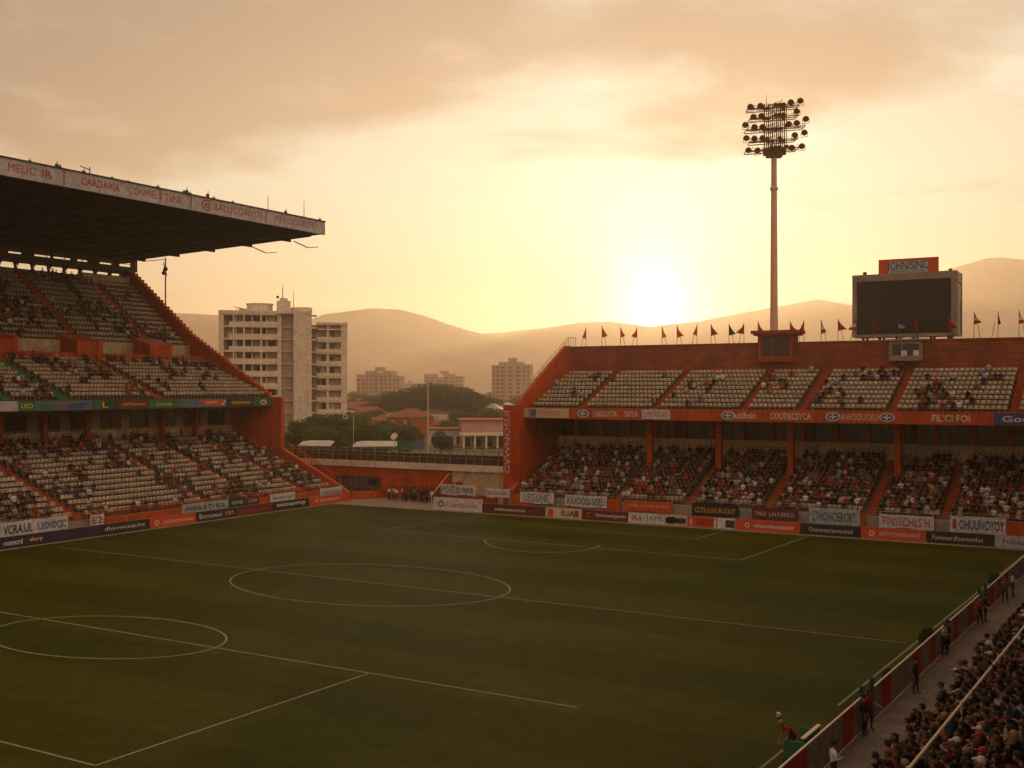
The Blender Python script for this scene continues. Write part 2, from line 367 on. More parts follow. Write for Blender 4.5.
def merge(tv, tf, items, name, mats, parent=None, cols=None):
    """many like pieces in one mesh: tv template verts, tf faces, items (x,y,z,rot,scale)"""
    n = len(items); it = np.array(items, float); tv = np.array(tv, float)
    c, s = np.cos(it[:, 3])[:, None], np.sin(it[:, 3])[:, None]; sc = it[:, 4][:, None]
    X = (tv[None, :, 0]*c-tv[None, :, 1]*s)*sc+it[:, 0][:, None]
    Y = (tv[None, :, 0]*s+tv[None, :, 1]*c)*sc+it[:, 1][:, None]
    Z = tv[None, :, 2]*sc+it[:, 2][:, None]
    V = np.stack([X, Y, Z], -1).reshape(-1, 3)
    if parent is not None: V = V-np.array(parent.location)
    k = len(tv); lens = np.array([len(f) for f in tf]); flat = np.concatenate([np.array(f) for f in tf])
    loops = (flat[None, :]+(np.arange(n)*k)[:, None]).ravel()
    starts = np.concatenate([[0], np.cumsum(np.tile(lens, n))[:-1]])
    me = bpy.data.meshes.new(name); me.vertices.add(len(V)); me.vertices.foreach_set('co', V.ravel())
    me.loops.add(len(loops)); me.loops.foreach_set('vertex_index', loops)
    me.polygons.add(len(starts)); me.polygons.foreach_set('loop_start', starts)
    me.update(calc_edges=True); me.validate()
    if cols is not None:
        at = me.attributes.new('tint', 'FLOAT_COLOR', 'POINT'); at.data.foreach_set('color', np.concatenate([cols, np.ones((len(cols), 1))], 1).ravel())
    return link(name, me, mats, parent)

def seat_template():
    b = MB()
    b.box(-.235, .235, -.02, .06, .30, .36)            # hinge beam
    b.add([(-.235,-.36,.44),(.235,-.36,.44),(.235,.02,.40),(-.235,.02,.40),(-.235,-.36,.485),(.235,-.36,.485),(.235,.02,.445),(-.235,.02,.445)],
          [(0,3,2,1),(4,5,6,7),(0,1,5,4),(1,2,6,5),(2,3,7,6),(3,0,4,7)])
    b.add([(-.235,.02,.42),(.235,.02,.42),(.235,.06,.42),(-.235,.06,.42),(-.20,.09,.80),(.20,.09,.80),(.20,.13,.80),(-.20,.13,.80)],
          [(0,3,2,1),(4,5,6,7),(0,1,5,4),(1,2,6,5),(2,3,7,6),(3,0,4,7)])
    b.box(-.04, .04, -.02, .05, 0, .30)
    return b.v, b.f
SV, SF = seat_template()
def vnoise(a, b, s):
    x, y = a/s, b/s; xi, yi = math.floor(x), math.floor(y); fx, fy = x-xi, y-yi
    def h(i, j):
        q = math.sin(i*127.1+j*311.7+17.3)*43758.5453; return q-math.floor(q)
    fx = fx*fx*(3-2*fx); fy = fy*fy*(3-2*fy)
    return (h(xi, yi)*(1-fx)+h(xi+1, yi)*fx)*(1-fy)+(h(xi, yi+1)*(1-fx)+h(xi+1, yi+1)*fx)*fy
CROWD = []        # (x, y, z, rot, scale) of everyone too small to be told apart
def tier(parent, mp, rot, a0, a1, d0, z0, d1, z1, n, aisles, occ, amat='orange_dark', seat_mat='seat', spacing=0.52, base=None, seatspan=None, aw=1.2, green=()):
    """stepped terrace with its seats, aisles and people; returns list of seats"""
    dd = (d1-d0)/n; dz = (z1-z0)/n
    poly = [(d0, z0 if base is None else base(d0))]
    for k in range(n):
        poly += [(d0+k*dd, z0+k*dz), (d0+(k+1)*dd, z0+k*dz)]
    poly.append((d1, poly[0][1] if base is None else base(d1)))
    if base is None: poly[0] = (d0, 0.0); poly[-1] = (d1, 0.0)
    MB().prism(poly, a0, a1, mp).build('terrace', ['terrace'], parent)
    for ax in aisles:
        b = MB()
        for k in range(n):
            p = mp(ax-aw/2, d0+k*dd-.02, z0+k*dz-.2); q = mp(ax+aw/2, d0+(k+1)*dd, z0+k*dz+.03)
            b.box(p[0], q[0], p[1], q[1], p[2], q[2])
            p = mp(ax-aw/2, d0+(k+.6)*dd, z0+k*dz+.02); q = mp(ax+aw/2, d0+(k+1)*dd+.01, z0+(k+.5)*dz+.03)
            b.box(p[0], q[0], p[1], q[1], p[2], q[2])
        o = b.build('aisle_stair', ['green' if ax in green else amat], parent)
    seats = []
    s0, s1 = seatspan or (a0+.4, a1-.4)
    for k in range(n):
        a = s0
        while a < s1:
            if all(abs(a-ax) > aw/2+.22 for ax in aisles):
                x, y, z = mp(a, d0+(k+.62)*dd, z0+k*dz)
                seats.append((x, y, z, rot, 1.0))
                P = pr(x, y, z)
                if -25 < P[0] < 1050 and random.random() < occ(a, k/(n-1.0)):
                    px, py, pz = mp(a+random.uniform(-.05, .05), d0+(k+.50)*dd+random.uniform(-.05, .05), z0+k*dz)
                    CROWD.append((px, py, pz, rot+random.uniform(-.35, .35), random.uniform(.92, 1.08)))
            a += spacing
    return seats
def place_seats(parent, seats):
    """the hundred seats that show largest as parts, the rest of the stand's seats as one"""
    vis = [s for s in seats if 0 < pr(*s[:3])[0] < 1024 and 0 < pr(*s[:3])[1] < 768]
    vis.sort(key=lambda s: pr(*s[:3])[2])
    top = vis[:100]; tset = set(id(s) for s in top)
    me = None
    for s in top:
        if me is None:
            me = bpy.data.meshes.new('seat'); me.from_pydata(SV, [], SF); me.materials.append(M['seat'])
        o = bpy.data.objects.new('seat', me); COL.objects.link(o); o.parent = parent
        o.location = Vector(s[:3])-Vector(parent.location); o.rotation_euler = (0, 0, s[3])
    rest = [s for s in seats if id(s) not in tset and -80 < pr(*s[:3])[0] < 1120]
    o = merge(SV, SF, rest, 'seat_rows', ['seat'], parent); o['kind'] = 'stuff'

# ------------------------------------------------------------------ ground, pitch, hills, haze
b = MB(); b.add([(-7900, -7900, -.06), (7900, -7900, -.06), (7900, 7900, -.06), (-7900, 7900, -.06)], [(0, 1, 2, 3)])
struct(b.build('ground', [mat('city_ground', (0.16, 0.11, 0.08), 0.95, 0.2, 0.02, col2=(0.08, 0.085, 0.04), fine=0.15)]))
b = MB(); b.box(-92, 40, -20, 118, -.05, 0)
struct(b.build('apron_paving', [mat('apron_concrete', (0.34, 0.26, 0.21), 0.9, 0.15, 0.5, fine=3)]))
TL = lambda Y, off=0.0: -12.3+0.053*(Y-51)+off                  # the touchline on the near side
b = MB(); b.add([(-88.35, 5, .012), (TL(5, 1.35), 5, .012), (TL(107.9, 1.1), 107.9, .012), (-88.35, 107.9, .012)], [(0, 1, 2, 3)])
struct(b.build('pitch', ['grass']))
LZ = .016
def strip(b, pts, w=.12):
    pts = [Vector((p[0], p[1], 0)) for p in pts]; n = len(pts); L = []; Rr = []
    for i, p in enumerate(pts):
        d = (pts[min(i+1, n-1)]-pts[max(i-1, 0)]).normalized(); q = Vector((-d.y, d.x, 0))*w/2
        L.append((p.x+q.x, p.y+q.y, LZ)); Rr.append((p.x-q.x, p.y-q.y, LZ))
    b.add(L+Rr, [(i, n+i, n+i+1, i+1) for i in range(n-1)])
b = MB(); pt = lambda *p: hz(*p)
def seg(p, q, w=.12): strip(b, [p, q], w)
seg((-85.9, 65.9), (-12.0, 65.3))
seg((-74, 45.0), (-22.4, 44.65)); seg((-34.3, 44.6), (-35.0, 28.5)); seg((-46, 28.5), (-35.0, 28.5))
seg((-67.9, 90.6), (-29.8, 89.8)); seg((-29.8, 89.85), (-28.9, 107.2)); seg((-67.9, 90.6), (-65.4, 107.2))
seg((-57.6, 101.6), (-37.7, 100.4)); seg((-37.7, 100.4), (-37.3, 107.2))
seg((TL(50.9), 50.9), (TL(106), 106)); seg((TL(8), 8), (TL(43.5), 43.5))
def pix_ring(cx, cy, rx, ry, a0, a1, w=.13, n=90, tilt=0.0):
    pts = []
    for i in range(n+1):
        a = R(a0+(a1-a0)*i/n); x = rx*math.cos(a); y = ry*math.sin(a)
        pts.append(hz(cx+x, cy-y+tilt*x))
    strip(b, pts, w)
pix_ring(370, 585.3, 140, 20.7, 0, 360, tilt=.03)
pix_ring(107, 637.6, 119.5, 21.4, 0, 360, tilt=.012)
pix_ring(543, 542.5, 58, 10, 172, 352, tilt=.02)
struct(b.build('pitch_markings', ['line']))

RIDGES = [  # (distance, width, [(px, y)...])
 (5000, 1400, [(-900, 330), (-500, 300), (-200, 322), (0, 322), (120, 316), (172, 313), (215, 316), (262, 322), (300, 324), (325, 315), (350, 311), (372, 308), (400, 309), (425, 316), (450, 325), (470, 331), (500, 338), (560, 352), (640, 372), (760, 388), (2600, 400)]),
 (6400, 1400, [(-900, 380), (300, 372), (400, 350), (460, 334), (505, 332), (545, 328), (580, 323), (610, 322), (650, 327), (700, 322), (740, 314), (775, 308), (800, 303), (818, 300), (840, 303), (870, 309), (900, 314), (960, 330), (1050, 352), (2600, 400)]),
 (5700, 1300, [(-900, 400), (760, 392), (840, 350), (880, 310), (915, 287), (945, 271), (965, 264), (985, 259), (1003, 258), (1024, 261), (1060, 266), (1120, 285), (1250, 300), (1500, 270), (1900, 320), (2600, 360)])]
def hill_noise(x, y):
    return sum(vnoise(x+31*i, y-17*i, 950/2**i)*(.55**i) for i in range(5))/2.2-.42
def make_hills():
    NA, NR = 620, 60; vs = []; fs = []
    az = np.linspace(-62, 62, NA)
    for i, a in enumerate(az):
        t = math.tan(R(a)) if abs(a) < 70 else 0; px = 512+F*t
        dx, dy = -math.sin(TH-R(a)), math.cos(TH-R(a)); ca = math.cos(R(a))
        for j in range(NR):
            r = 3400+(7700-3400)*j/(NR-1); z = -2.0; x, y = dx*r, dy*r
            for r0, w, ks in RIDGES:
                yy = np.interp(px, [k[0] for k in ks], [k[1] for k in ks])
                top = H+(HY-yy)/F*(r0*ca); s = (r-r0)/w
                if top <= 0: continue
                prof = math.exp(-(abs(s)**1.35)*1.5)
                hgt = top*prof*(1+.75*hill_noise(x, y)*min(1, abs(s)*2.5))+top*.045*hill_noise(x*2.6, y*2.6)
                z = max(z, hgt)
            z = z*min(1, (r-3400)/550.0)-1.5*(r < 3430)
            vs.append((x, y, z))
    for i in range(NA-1):
        for j in range(NR-1):
            k = i*NR+j; fs.append((k, k+1, k+NR+1, k+NR))
    me = bpy.data.meshes.new('hills'); me.from_pydata(vs, [], fs)
    m = mat('hill_scrub', (0.42, 0.29, 0.18), 0.95, 0.2, 0.004, col2=(0.22, 0.16, 0.10), fine=0.04)
    struct(link('hills', me, [m], smooth=True))
make_hills()
b = MB(); b.box(-7950, 7950, -7950, 7950, -3.5, 830)
hazeo = b.build('haze', [])
m = bpy.data.materials.new('warm_haze'); m.use_nodes = True; t = NT(m.node_tree); t.n.clear()
ho = t.new('ShaderNodeOutputMaterial'); pv = t.new('ShaderNodeVolumePrincipled')
pv.inputs['Color'].default_value = (1.0, 0.78, 0.56, 1); pv.inputs['Density'].default_value = 0.00023; pv.inputs['Anisotropy'].default_value = 0.6
t.l.new(pv.outputs[0], ho.inputs['Volume']); hazeo.data.materials.append(m); hazeo['kind'] = 'stuff'

# ------------------------------------------------------------------ the far stand
FX0, FX1 = -65.6, 22.0
far = thing('grandstand', 'two-tier open orange grandstand along the far end under the floodlight mast', 'grandstand', (-25, 112.5, 0))
def fx(px, py, Y): return hy(px, py, Y)[0]
fs = []
low_ais = [fx(616, 498, 113), fx(688, 500, 113), fx(766, 504, 113), fx(869, 511, 113), fx(944, 514, 113), -6.2, 2, 10]
up_ais = [fx(579, 409, 116.4), fx(653, 409, 116.4), fx(742, 409, 116.4), fx(800, 414, 116.4), fx(891, 414, 116.4), fx(1013, 417, 116.4), 0, 9]
def occ_far_low(a, v):
    p = .93 if v > .05 else .55
    if v > .82: p *= .45+.75*vnoise(a, v*10, 3)
    return p*(.72+.4*vnoise(a+50, v*20, 4))
def clusters(cl, floor_):
    def f(a, v):
        p = floor_
        for ca, cv, ra, rv, w in cl: p = max(p, w*math.exp(-((a-ca)/ra)**2-((v-cv)/rv)**2))
        return p
    return f
fs += tier(far, FAR, FAR_ROT, FX0+.4, FX1, 113.2, 1.75, 125, 6.7, 14, low_ais, occ_far_low, aw=.85)
def upx(px): return fx(px, 395, 121)
occ_up = clusters([(upx(770), .5, 2.2, .35, .6), (upx(866), .85, 2.6, .2, .75), (upx(828), .35, 1.5, .35, .8), (upx(850), .12, 1.6, .15, .6), (upx(935), .4, 1.6, .35, .85),
                   (upx(950), .12, 3.0, .15, .8), (upx(985), .85, 1.8, .15, .7), (upx(685), .5, 3, .35, .4), (upx(582), .85, 1.2, .1, .6)], .018)
UB = lambda d: 12.0+(d-116.3)*.40-.9
fs += tier(far, FAR, FAR_ROT, FX0+.4, FX1, 116.6, 12.0, 127.2, 16.35, 9, up_ais, occ_up, base=UB, aw=.85)
place_seats(far, fs)
# front parapet, back wall, windows under the upper tier
b = MB(); b.box(FX0, FX1, 112.3, 113.2, 0, 1.75); b.build('parapet', ['concrete'], far)
for a, c in [(-65.0, -62.4), (-54.2, -51.0), (-47.3, -46.0), (-40.5, -38.8), (-33.8, -32.5), (-26.6, -24.4), (-19.9, -18.0), (-11.8, -9.4), (-4, -2), (6, 8)]:
    b = MB(); b.box(a, c, 112.05, 112.3, .75, 2.05); b.build('orange_panel', ['orange'], far)
b = MB()
for k in range(3): b.bar((FX0, 112.75, 2.0+.25*k), (FX1, 112.75, 2.0+.25*k), .05)
x = FX0
while x < FX1: b.bar((x, 112.75, 1.75), (x, 112.75, 2.5), .06); x += 2.0
b.build('front_railing', ['steel'], far)
b = MB(); b.box(FX0, FX1, 125.0, 125.5, 0, 8.4); b.box(FX0, FX1, 125.0, 125.5, 10.55, 14.6); b.build('back_wall', ['cream'], far)
x = -66.5; k = 0
while x < FX1-3:
    w = MB(); w.box(x+.25, x+3.35, 125.12, 125.2, 8.4, 10.55); wo = w.build('window', ['glass'], far)
    w = MB()
    for xx in (x+1.25, x+2.3): w.box(xx, xx+.09, 125.03, 125.12, 8.4, 10.55)
    w.box(x+.25, x+3.35, 125.03, 125.12, 8.4, 8.52); w.box(x+.25, x+3.35, 125.03, 125.12, 9.75, 9.83)
    me = bpy.data.meshes.new('frame'); me.from_pydata([tuple(Vector(v)-far.location) for v in w.v], [], w.f); link('frame', me, ['orange_dark'], wo)
    c = MB(); c.box(x-.25, x+.25, 124.75, 125.3, 8.4, 10.55); c.build('mullion', ['orange'], far)
    x += 3.6; k += 1
for px in (650, 719, 791, 898):
    X = fx(px, 430, 120.5); c = MB(); c.box(X-.32, X+.32, 120.2, 120.85, 4.2, 13.2); c.build('column', ['orange'], far)
for X in (-8, 1, 10): c = MB(); c.box(X-.32, X+.32, 120.2, 120.85, 4.2, 13.2); c.build('column', ['orange'], far)
x = FX0+3
b = MB()
while x < FX1:
    b.prism([(116.5, 10.75), (125, 11.2), (125, 14.0), (116.5, 11.0)], x, x+.35, FAR); x += 3.6
b.build('deck_beam', ['orange_dark'], far)
# fascia band and everything written on it
b = MB(); b.box(FX0+.02, FX1, 116.15, 116.6, 10.85, 12.15); b.build('fascia', ['orange'], far)
def band(px0, px1, Y, z0, z1, m, parent, nm='sign_panel', t=.05):
    x0, x1 = fx(px0, 415, Y), fx(px1, 415, Y); c = MB(); c.box(x0, x1, Y-t, Y, z0, z1); return c.build(nm, [m], parent), (x0+x1)/2, x1-x0
FY = 116.13
for px0, px1, m_, txt, tm, k in [(518, 528, 'board_cream', None, None, 1), (529, 569, 'board_cream', 'FTUUNNA', 'board_orange', .55), (642, 670, 'cloth_white', 'IUMOASUAT', 'ink_red', .85),
                              (994, 1060, 'blue', 'Goutnn', 'white', .75)]:
    o, xc, w = band(px0, px1, FY, 10.95, 12.05, m_, far)
    if txt: lettering(txt, w*k, .62, tm, (xc, FY-.05, 11.5), (1, 0, 0), (0, 0, 1), far)
o, xc, w = band(530, 536, FY-.06, 11.05, 11.95, 'slate', far)
for px0, px1, txt in [(593, 617, 'LIAIGUATIA'), (624, 638, 'OATUA'), (735, 756, 'utilhnin'), (770, 811, 'COUDECSYCA'), (841, 878, 'AWOOUOIUI'), (932, 970, "FIL'CI FOI")]:
    x0, x1 = fx(px0, 415, FY), fx(px1, 415, FY); lettering(txt, x1-x0, .72, 'white', ((x0+x1)/2, FY, 11.5), (1, 0, 0), (0, 0, 1), far)
for px in (583, 728, 833, 887):
    X = fx(px, 415, FY); c = MB()
    c.prism([(X+.78*math.cos(a), 11.5+.46*math.sin(a)) for a in np.linspace(0, 2*math.pi, 21)[:-1]], FY-.06, FY-.0, lambda q, d, z: (d, q, z), 1)
    c.prism([(X+.62*math.cos(a), 11.5+.34*math.sin(a)) for a in np.linspace(0, 2*math.pi, 21)[:-1]], FY-.08, FY-.05, lambda q, d, z: (d, q, z), 0)
    c.box(X-.42, X+.42, FY-.1, FY-.07, 11.43, 11.57, 1); c.box(X-.1, X+.1, FY-.11, FY-.07, 11.25, 11.75, 1)
    c.build('round_emblem', ['blue', 'white'], far)
# brick wall along the top
b = MB(); b.box(FX0+.4, FX1, 127.3, 127.9, 14, 19.75); b.build('brick_wall', ['brick'], far)
b = MB(); b.box(FX0+.4, FX1, 127.2, 128.0, 19.753, 19.87); b.build('coping', ['orange_dark'], far)
# end wall, its pier with writing, sloping rail
prof = [(113.2, 0), (113.2, 2.2), (114.9, 3.2), (114.9, 12.45), (115.6, 13.2), (127.3, 20.0), (128.6, 20.0), (128.6, 0)]
MB().prism(prof, FX0-.5, FX0, FAR).build('end_wall', ['orange'], far)
b = MB(); b.box(FX0-1.65, FX0-.503, 113.9, 114.9, 0, 12.45); b.box(FX0-1.4, FX0-.503, 114.9, 129, 0, 3.2); b.build('end_pier', ['orange'], far)
lettering('GVWNOSUI', 7.4, .72, 'white', (FX0-1.08, 113.88, 8.0), (0, 0, 1), (-1, 0, 0), far)
b = MB()
for k in range(2): b.bar((FX0-.25, 115.6, 13.6+.45*k), (FX0-.25, 128.3, 20.7+.45*k), .07)
for i in range(12):
    q = i/11; b.bar((FX0-.25, 115.6+12.7*q, 12.8+7.1*q), (FX0-.25, 115.6+12.7*q, 14.05+7.1*q), .07)
for k in range(4): b.bar((FX0-.25+.35*k, 128.3, 19.9), (FX0-.25+.35*k, 128.3, 21.1), .05)
b.bar((FX0-.25, 128.3, 21.1), (FX0+.9, 128.3, 21.1), .06)
b.build('end_railing', ['rail'], far)

# ------------------------------------------------------------------ the left stand
LY0, LY1 = 38.0, 113.0
lef = thing('grandstand', 'tall roofed grandstand with three seating tiers and a green sign band', 'grandstand', (-100, 90, 0))
def ly(px, py, X): return hx(px, py, X)[0]
def occ_left_low(a, v):
    n = vnoise(a*1.0, v*14+3, 3.2)*.6+vnoise(a+9, v*20, 1.6)*.4
    p = max(0.0, (n-.44))*2.6+.05
    if v > .8: p += .35*vnoise(a, 5, 4)
    return min(.85, p)
def occ_left_up(a, v):
    n = vnoise(a+77, v*12+3, 3.4)*.6+vnoise(a+19, v*20, 1.7)*.4
    return min(.8, max(0.0, (n-.52))*2.0+.03+(.22 if v > .85 else 0))
def occ_left_top(a, v):
    n = vnoise(a+7, v*12+31, 4)
    return min(.7, max(0.0, (n-.52))*1.4+.03+(.25*math.exp(-((a-84)/8)**2-((v-.2)/.25)**2)))
la = [ly(84, 518, -91.5), ly(211, 497, -91.5), ly(260, 493, -91.5), ly(308, 491, -91.5), 58.5, 48.5]
ls = tier(lef, LEFT, LEFT_ROT, LY0, LY1-.4, 91.7, 1.4, 110.2, 8.2, 15, la, occ_left_low, aw=1.1)
g1, g2 = ly(66, 400, -103.4), ly(8, 400, -103.4)
ls += tier(lef, LEFT, LEFT_ROT, LY0, LY1-.3, 103.3, 13.25, 115.5, 18.0, 10, [g1, g2, ly(161, 400, -103.4), 58, 47], occ_left_up, base=lambda d: 12.2+(d-103)*.28, green=(g1, g2), aw=1.3)
ls += tier(lef, LEFT, LEFT_ROT, LY0, LY1-.3, 118.6, 20.4, 131.0, 30.2, 14, [ly(78, 340, -119), ly(150, 337, -119), 66, 54], occ_left_top, base=lambda d: 18+(d-118)*.7, aw=1.2)
place_seats(lef, ls)
b = MB(); b.box(-91.7, -91.2, LY0, LY1+.3, 0, 1.4); b.build('parapet', ['concrete'], lef)
b = MB()
for k in range(4): b.bar((-91.35, LY0, 1.5+.22*k), (-91.35, LY1, 1.5+.22*k), .045)
y = LY0
while y < LY1: b.bar((-91.35, y, 1.4), (-91.35, y, 2.2), .07); y += .9
b.build('front_railing', ['orange'], lef)
b = MB(); b.box(-91.2, -90.95, ly(104, 517, -91.2), ly(180, 506, -91.2), .35, 1.42); b.build('orange_panel', ['orange'], lef)
b = MB(); b.box(-91.2, -90.95, ly(230, 505, -91.2), 113.3, .35, 1.42); b.build('orange_panel', ['orange'], lef)
b = MB(); b.box(-110.6, -110.2, LY0, LY1, 0, 9.35); b.build('back_wall', ['cream'], lef)
b = MB(); b.box(-110.9, -110.55, LY0, LY1, 9.35, 15.0); b.build('back_wall', ['tower_dark'], lef)
y = 60.0
while y < 111:
    c = MB(); c.box(-110.55, -110.45, y, y+2.9, 9.6, 11.5); wo = c.build('window', ['glass'], lef)
    w = MB(); w.box(-110.45, -110.38, y, y+.1, 9.5, 11.6); w.box(-110.45, -110.38, y+2.8, y+2.9, 9.5, 11.6); w.box(-110.45, -110.38, y+1.4, y+1.5, 9.5, 11.6); w.box(-110.45, -110.38, y, y+2.9, 9.42, 9.5)
    me = bpy.data.meshes.new('frame'); me.from_pydata([tuple(Vector(v)-lef.location) for v in w.v], [], w.f); link('frame', me, ['brown'], wo)
    y += 4.4
for px in (45, 88, 163, 196, 0):
    Y = ly(px, 420, -109); c = MB(); c.box(-109.4, -108.8, Y-.3, Y+.3, 7.2, 15.0)
    c.prism([(108.8, 12.4), (106.5, 13.6), (108.8, 14.6)], Y-.25, Y+.25, LEFT); c.build('column', ['orange_dark'], lef)
# sign band
b = MB(); b.box(-103.3, -102.95, LY0, LY1-.35, 12.0, 13.2); b.build('fascia', ['green_dark'], lef)
FXX = -102.93
def lband(px0, px1, m_, z0=12.08, z1=13.12, t=.05, nm='sign_panel'):
    y0, y1 = ly(px0, 405, FXX), ly(px1, 405, FXX); c = MB(); c.box(FXX, FXX+t, y0, y1, z0, z1); c.build(nm, [m_], lef); return (y0+y1)/2, y1-y0
for px0, px1, m_ in [(-60, 18, 'fascia_grey'), (18.3, 34, 'green'), (34.3, 92, 'slate'), (92.3, 101, 'green'), (101.3, 116.7, 'green_dark'), (117, 149, 'brown'), (149.3, 180, 'green'), (180.3, 196, 'slate'), (196.3, 226, 'slate'), (226.3, 254, 'black'), (254.3, 272.5, 'green')]:
    lband(px0, px1, m_)
for px0, px1, m_, txt, h_ in [(46, 72, 'ink_red', 'AOVIT', .5), (21, 33, 'board_yellow', 'LEO', .5), (122, 145, 'board_yellow', 'oyPhoosuou', .42), (157, 172, 'board_yellow', 'Luvus', .42), (102, 108, 'board_yellow', 'L', .7), (231, 250, 'board_yellow', 'ooououovuou', .36)]:
    y0, y1 = ly(px0, 405, FXX), ly(px1, 405, FXX); lettering(txt, y1-y0, h_, m_, (FXX+.05, (y0+y1)/2, 12.6), (0, 1, 0), (0, 0, 1), lef)
def lpoly(pts, m_, x0, nm='painted_mark'):
    c = MB(); c.prism([(ly(p, 405, FXX), z) for p, z in pts], x0, x0+.03, lambda q, d, z: (q, d, z)); c.build(nm, [m_], lef)
lpoly([(199, 12.95), (224, 13.0), (219, 12.3), (206, 12.25)], 'board_orange', FXX+.055)
lpoly([(205, 12.7), (216, 12.78), (216, 12.68), (206, 12.58)], 'white', FXX+.09)
lpoly([(221, 12.35), (224.5, 12.95), (225.5, 12.9), (222.5, 12.3)], 'white', FXX+.055)
lpoly([(36, 12.3), (50, 12.2), (60, 12.5), (45, 12.75)], 'green', FXX+.055); lpoly([(62, 12.3), (82, 12.2), (90, 12.9), (75, 12.8)], 'blue', FXX+.055)
lpoly([(263+3.2*math.cos(a), 12.6+.36*math.sin(a)) for a in np.linspace(0, 6.28, 17)[:-1]], 'cloth_white', FXX+.055)
lpoly([(263+1.6*math.cos(a), 12.6+.2*math.sin(a)) for a in np.linspace(0, 6.28, 13)[:-1]], 'ink_red', FXX+.09)
# between the upper tiers: orange walkway wall, cream walls, passage blocks
b = MB(); b.box(-116.1, -115.5, LY0, LY1-.3, 16.0, 18.9); b.build('walkway_wall', ['orange'], lef)
b = MB(); b.box(-118.8, -115.7, LY0, LY1-.3, 17.3, 18.55); b.build('walkway_floor', ['concrete_dark'], lef)
b = MB(); b.box(-118.9, -118.5, LY0, LY1-.3, 18.4, 20.55); b.build('walkway_back_wall', ['cream'], lef)
for px in (2, 88, 159, -60):
    Y = ly(px, 345, -116); c = MB()
    c.prism([(115.3, 18.7), (115.3, 20.3), (118.5, 21.3), (119.4, 21.3), (119.4, 18.7)], Y-2.2, Y+1.6, LEFT, 0); c.box(-115.32, -115.22, Y+.9, Y+1.6, 17.6, 20.6)
    c.build('passage_block', ['orange'], lef)
# end wall with a stepped edge
ep = [(90.0, 0), (90.0, 1.0), (91.6, 1.9), (101.3, 6.4), (101.3, 13.25), (103.6, 13.35)]
d, z = 103.6, 13.6
while d < 118.0: ep += [(d, z), (d, z+.38), (d+.3, z+.38)]; d += .68; z += .39
d0_, z0_ = d, z
while d < 131.0: ep += [(d, z), (d, z+.55), (d+.32, z+.55)]; d += .66; z += .514
ep += [(131.6, z+.3), (133.2, z+.3), (133.2, 0)]
MB().prism(ep, LY1-.3, LY1+.35, LEFT).build('end_wall', ['orange'], lef)
b = MB(); b.bar((-91.5, LY1+.2, 2.9), (-101.3, LY1+.2, 7.5), .08); b.bar((-91.5, LY1+.2, 2.5), (-101.3, LY1+.2, 7.1), .06)
for i in range(9): q = i/8; b.bar((-91.5-9.8*q, LY1+.2, 1.7+4.6*q), (-91.5-9.8*q, LY1+.2, 2.9+4.6*q), .06)
b.build('end_railing', ['orange'], lef)
b = MB(); b.prism([(130.9, 0), (130.9, 30.5), (133, 30.5), (133, 0)], LY0, LY1-.4, LEFT); b.build('rear_wall', ['concrete_dark'], lef)
b = MB(); b.box(-131.2, -130.6, ly(82, 280, -130.8), LY1-.5, 29.6, 30.9); b.build('top_parapet', ['cream'], lef)
# press gallery hung under the roof, open behind
b = MB(); GY0, GY1 = LY0, ly(136, 262, -129.5)
b.box(-133.5, -129.2, GY0, GY1, 31.55, 31.95); b.box(-133.5, -129.2, GY0, GY1, 33.0, 33.4); b.box(-129.5, -129.2, GY0, GY1, 31.95, 32.2)
y = GY1; segs = [(GY1-1.1, GY1), (ly(112, 255, -129.3), ly(119, 255, -129.3)), (ly(88, 255, -129.3), ly(99, 255, -129.3)), (ly(71, 250, -129.3), ly(77, 250, -129.3)), (ly(51, 250, -129.3), ly(53, 250, -129.3)), (ly(22, 250, -129.3), ly(34, 250, -129.3)), (GY0, ly(8, 250, -129.3))]
for y0, y1 in segs: b.box(-129.5, -129.2, y0, y1, 32.2, 33.0)
for k in range(24):
    y0 = GY1-2.9*k-.9
    if y0 > GY0: b.box(-129.4, -129.3, y0, y0+.07, 32.2, 33.0)
b.box(-129.38, -129.32, GY0, GY1, 32.55, 32.62)
b.build('press_gallery', ['steel_dark'], lef)
b = MB()
for k in range(26):
    y0 = LY1-1.2-2.55*k
    if y0 > LY0+2:
        b.bar((-131, y0, 30.4), (-130.2, y0-1.0, 31.6), .34, .3); b.bar((-131, y0-.25, 30.4), (-131.5, y0+.7, 31.6), .26, .24)
b.build('gallery_strut', ['steel_dark'], lef)
# roof
RT = LY1+.2
rp = [(94.5, 34.85), (94.5, 35.0), (134.5, 33.9), (134.5, 33.35), (96.5, 34.5)]
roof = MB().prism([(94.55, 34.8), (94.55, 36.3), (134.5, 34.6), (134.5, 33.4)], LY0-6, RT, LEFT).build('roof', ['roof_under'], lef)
def rchild(mb, nm, mats):
    me = bpy.data.meshes.new(nm); me.from_pydata([tuple(Vector(v)-lef.location) for v in mb.v], [], mb.f); me.polygons.foreach_set('material_index', mb.m); return link(nm, me, mats, roof)
b = MB(); b.box(-94.5, -94.2, LY0-6, RT+.1, 34.72, 36.42)
rchild(b, 'roof_fascia', ['fascia_grey'])
b = MB(); b.box(-94.7, -94.05, LY0-6, RT+.15, 36.425, 36.53); rchild(b, 'roof_edge_capping', ['steel_dark'])
for px in (64, 160, 191, 266): Y = ly(px, 200, -94.2); b = MB(); b.box(-94.2, -94.18, Y-.08, Y+.08, 34.85, 36.35); rchild(b, 'fascia_joint', ['ink_red'])
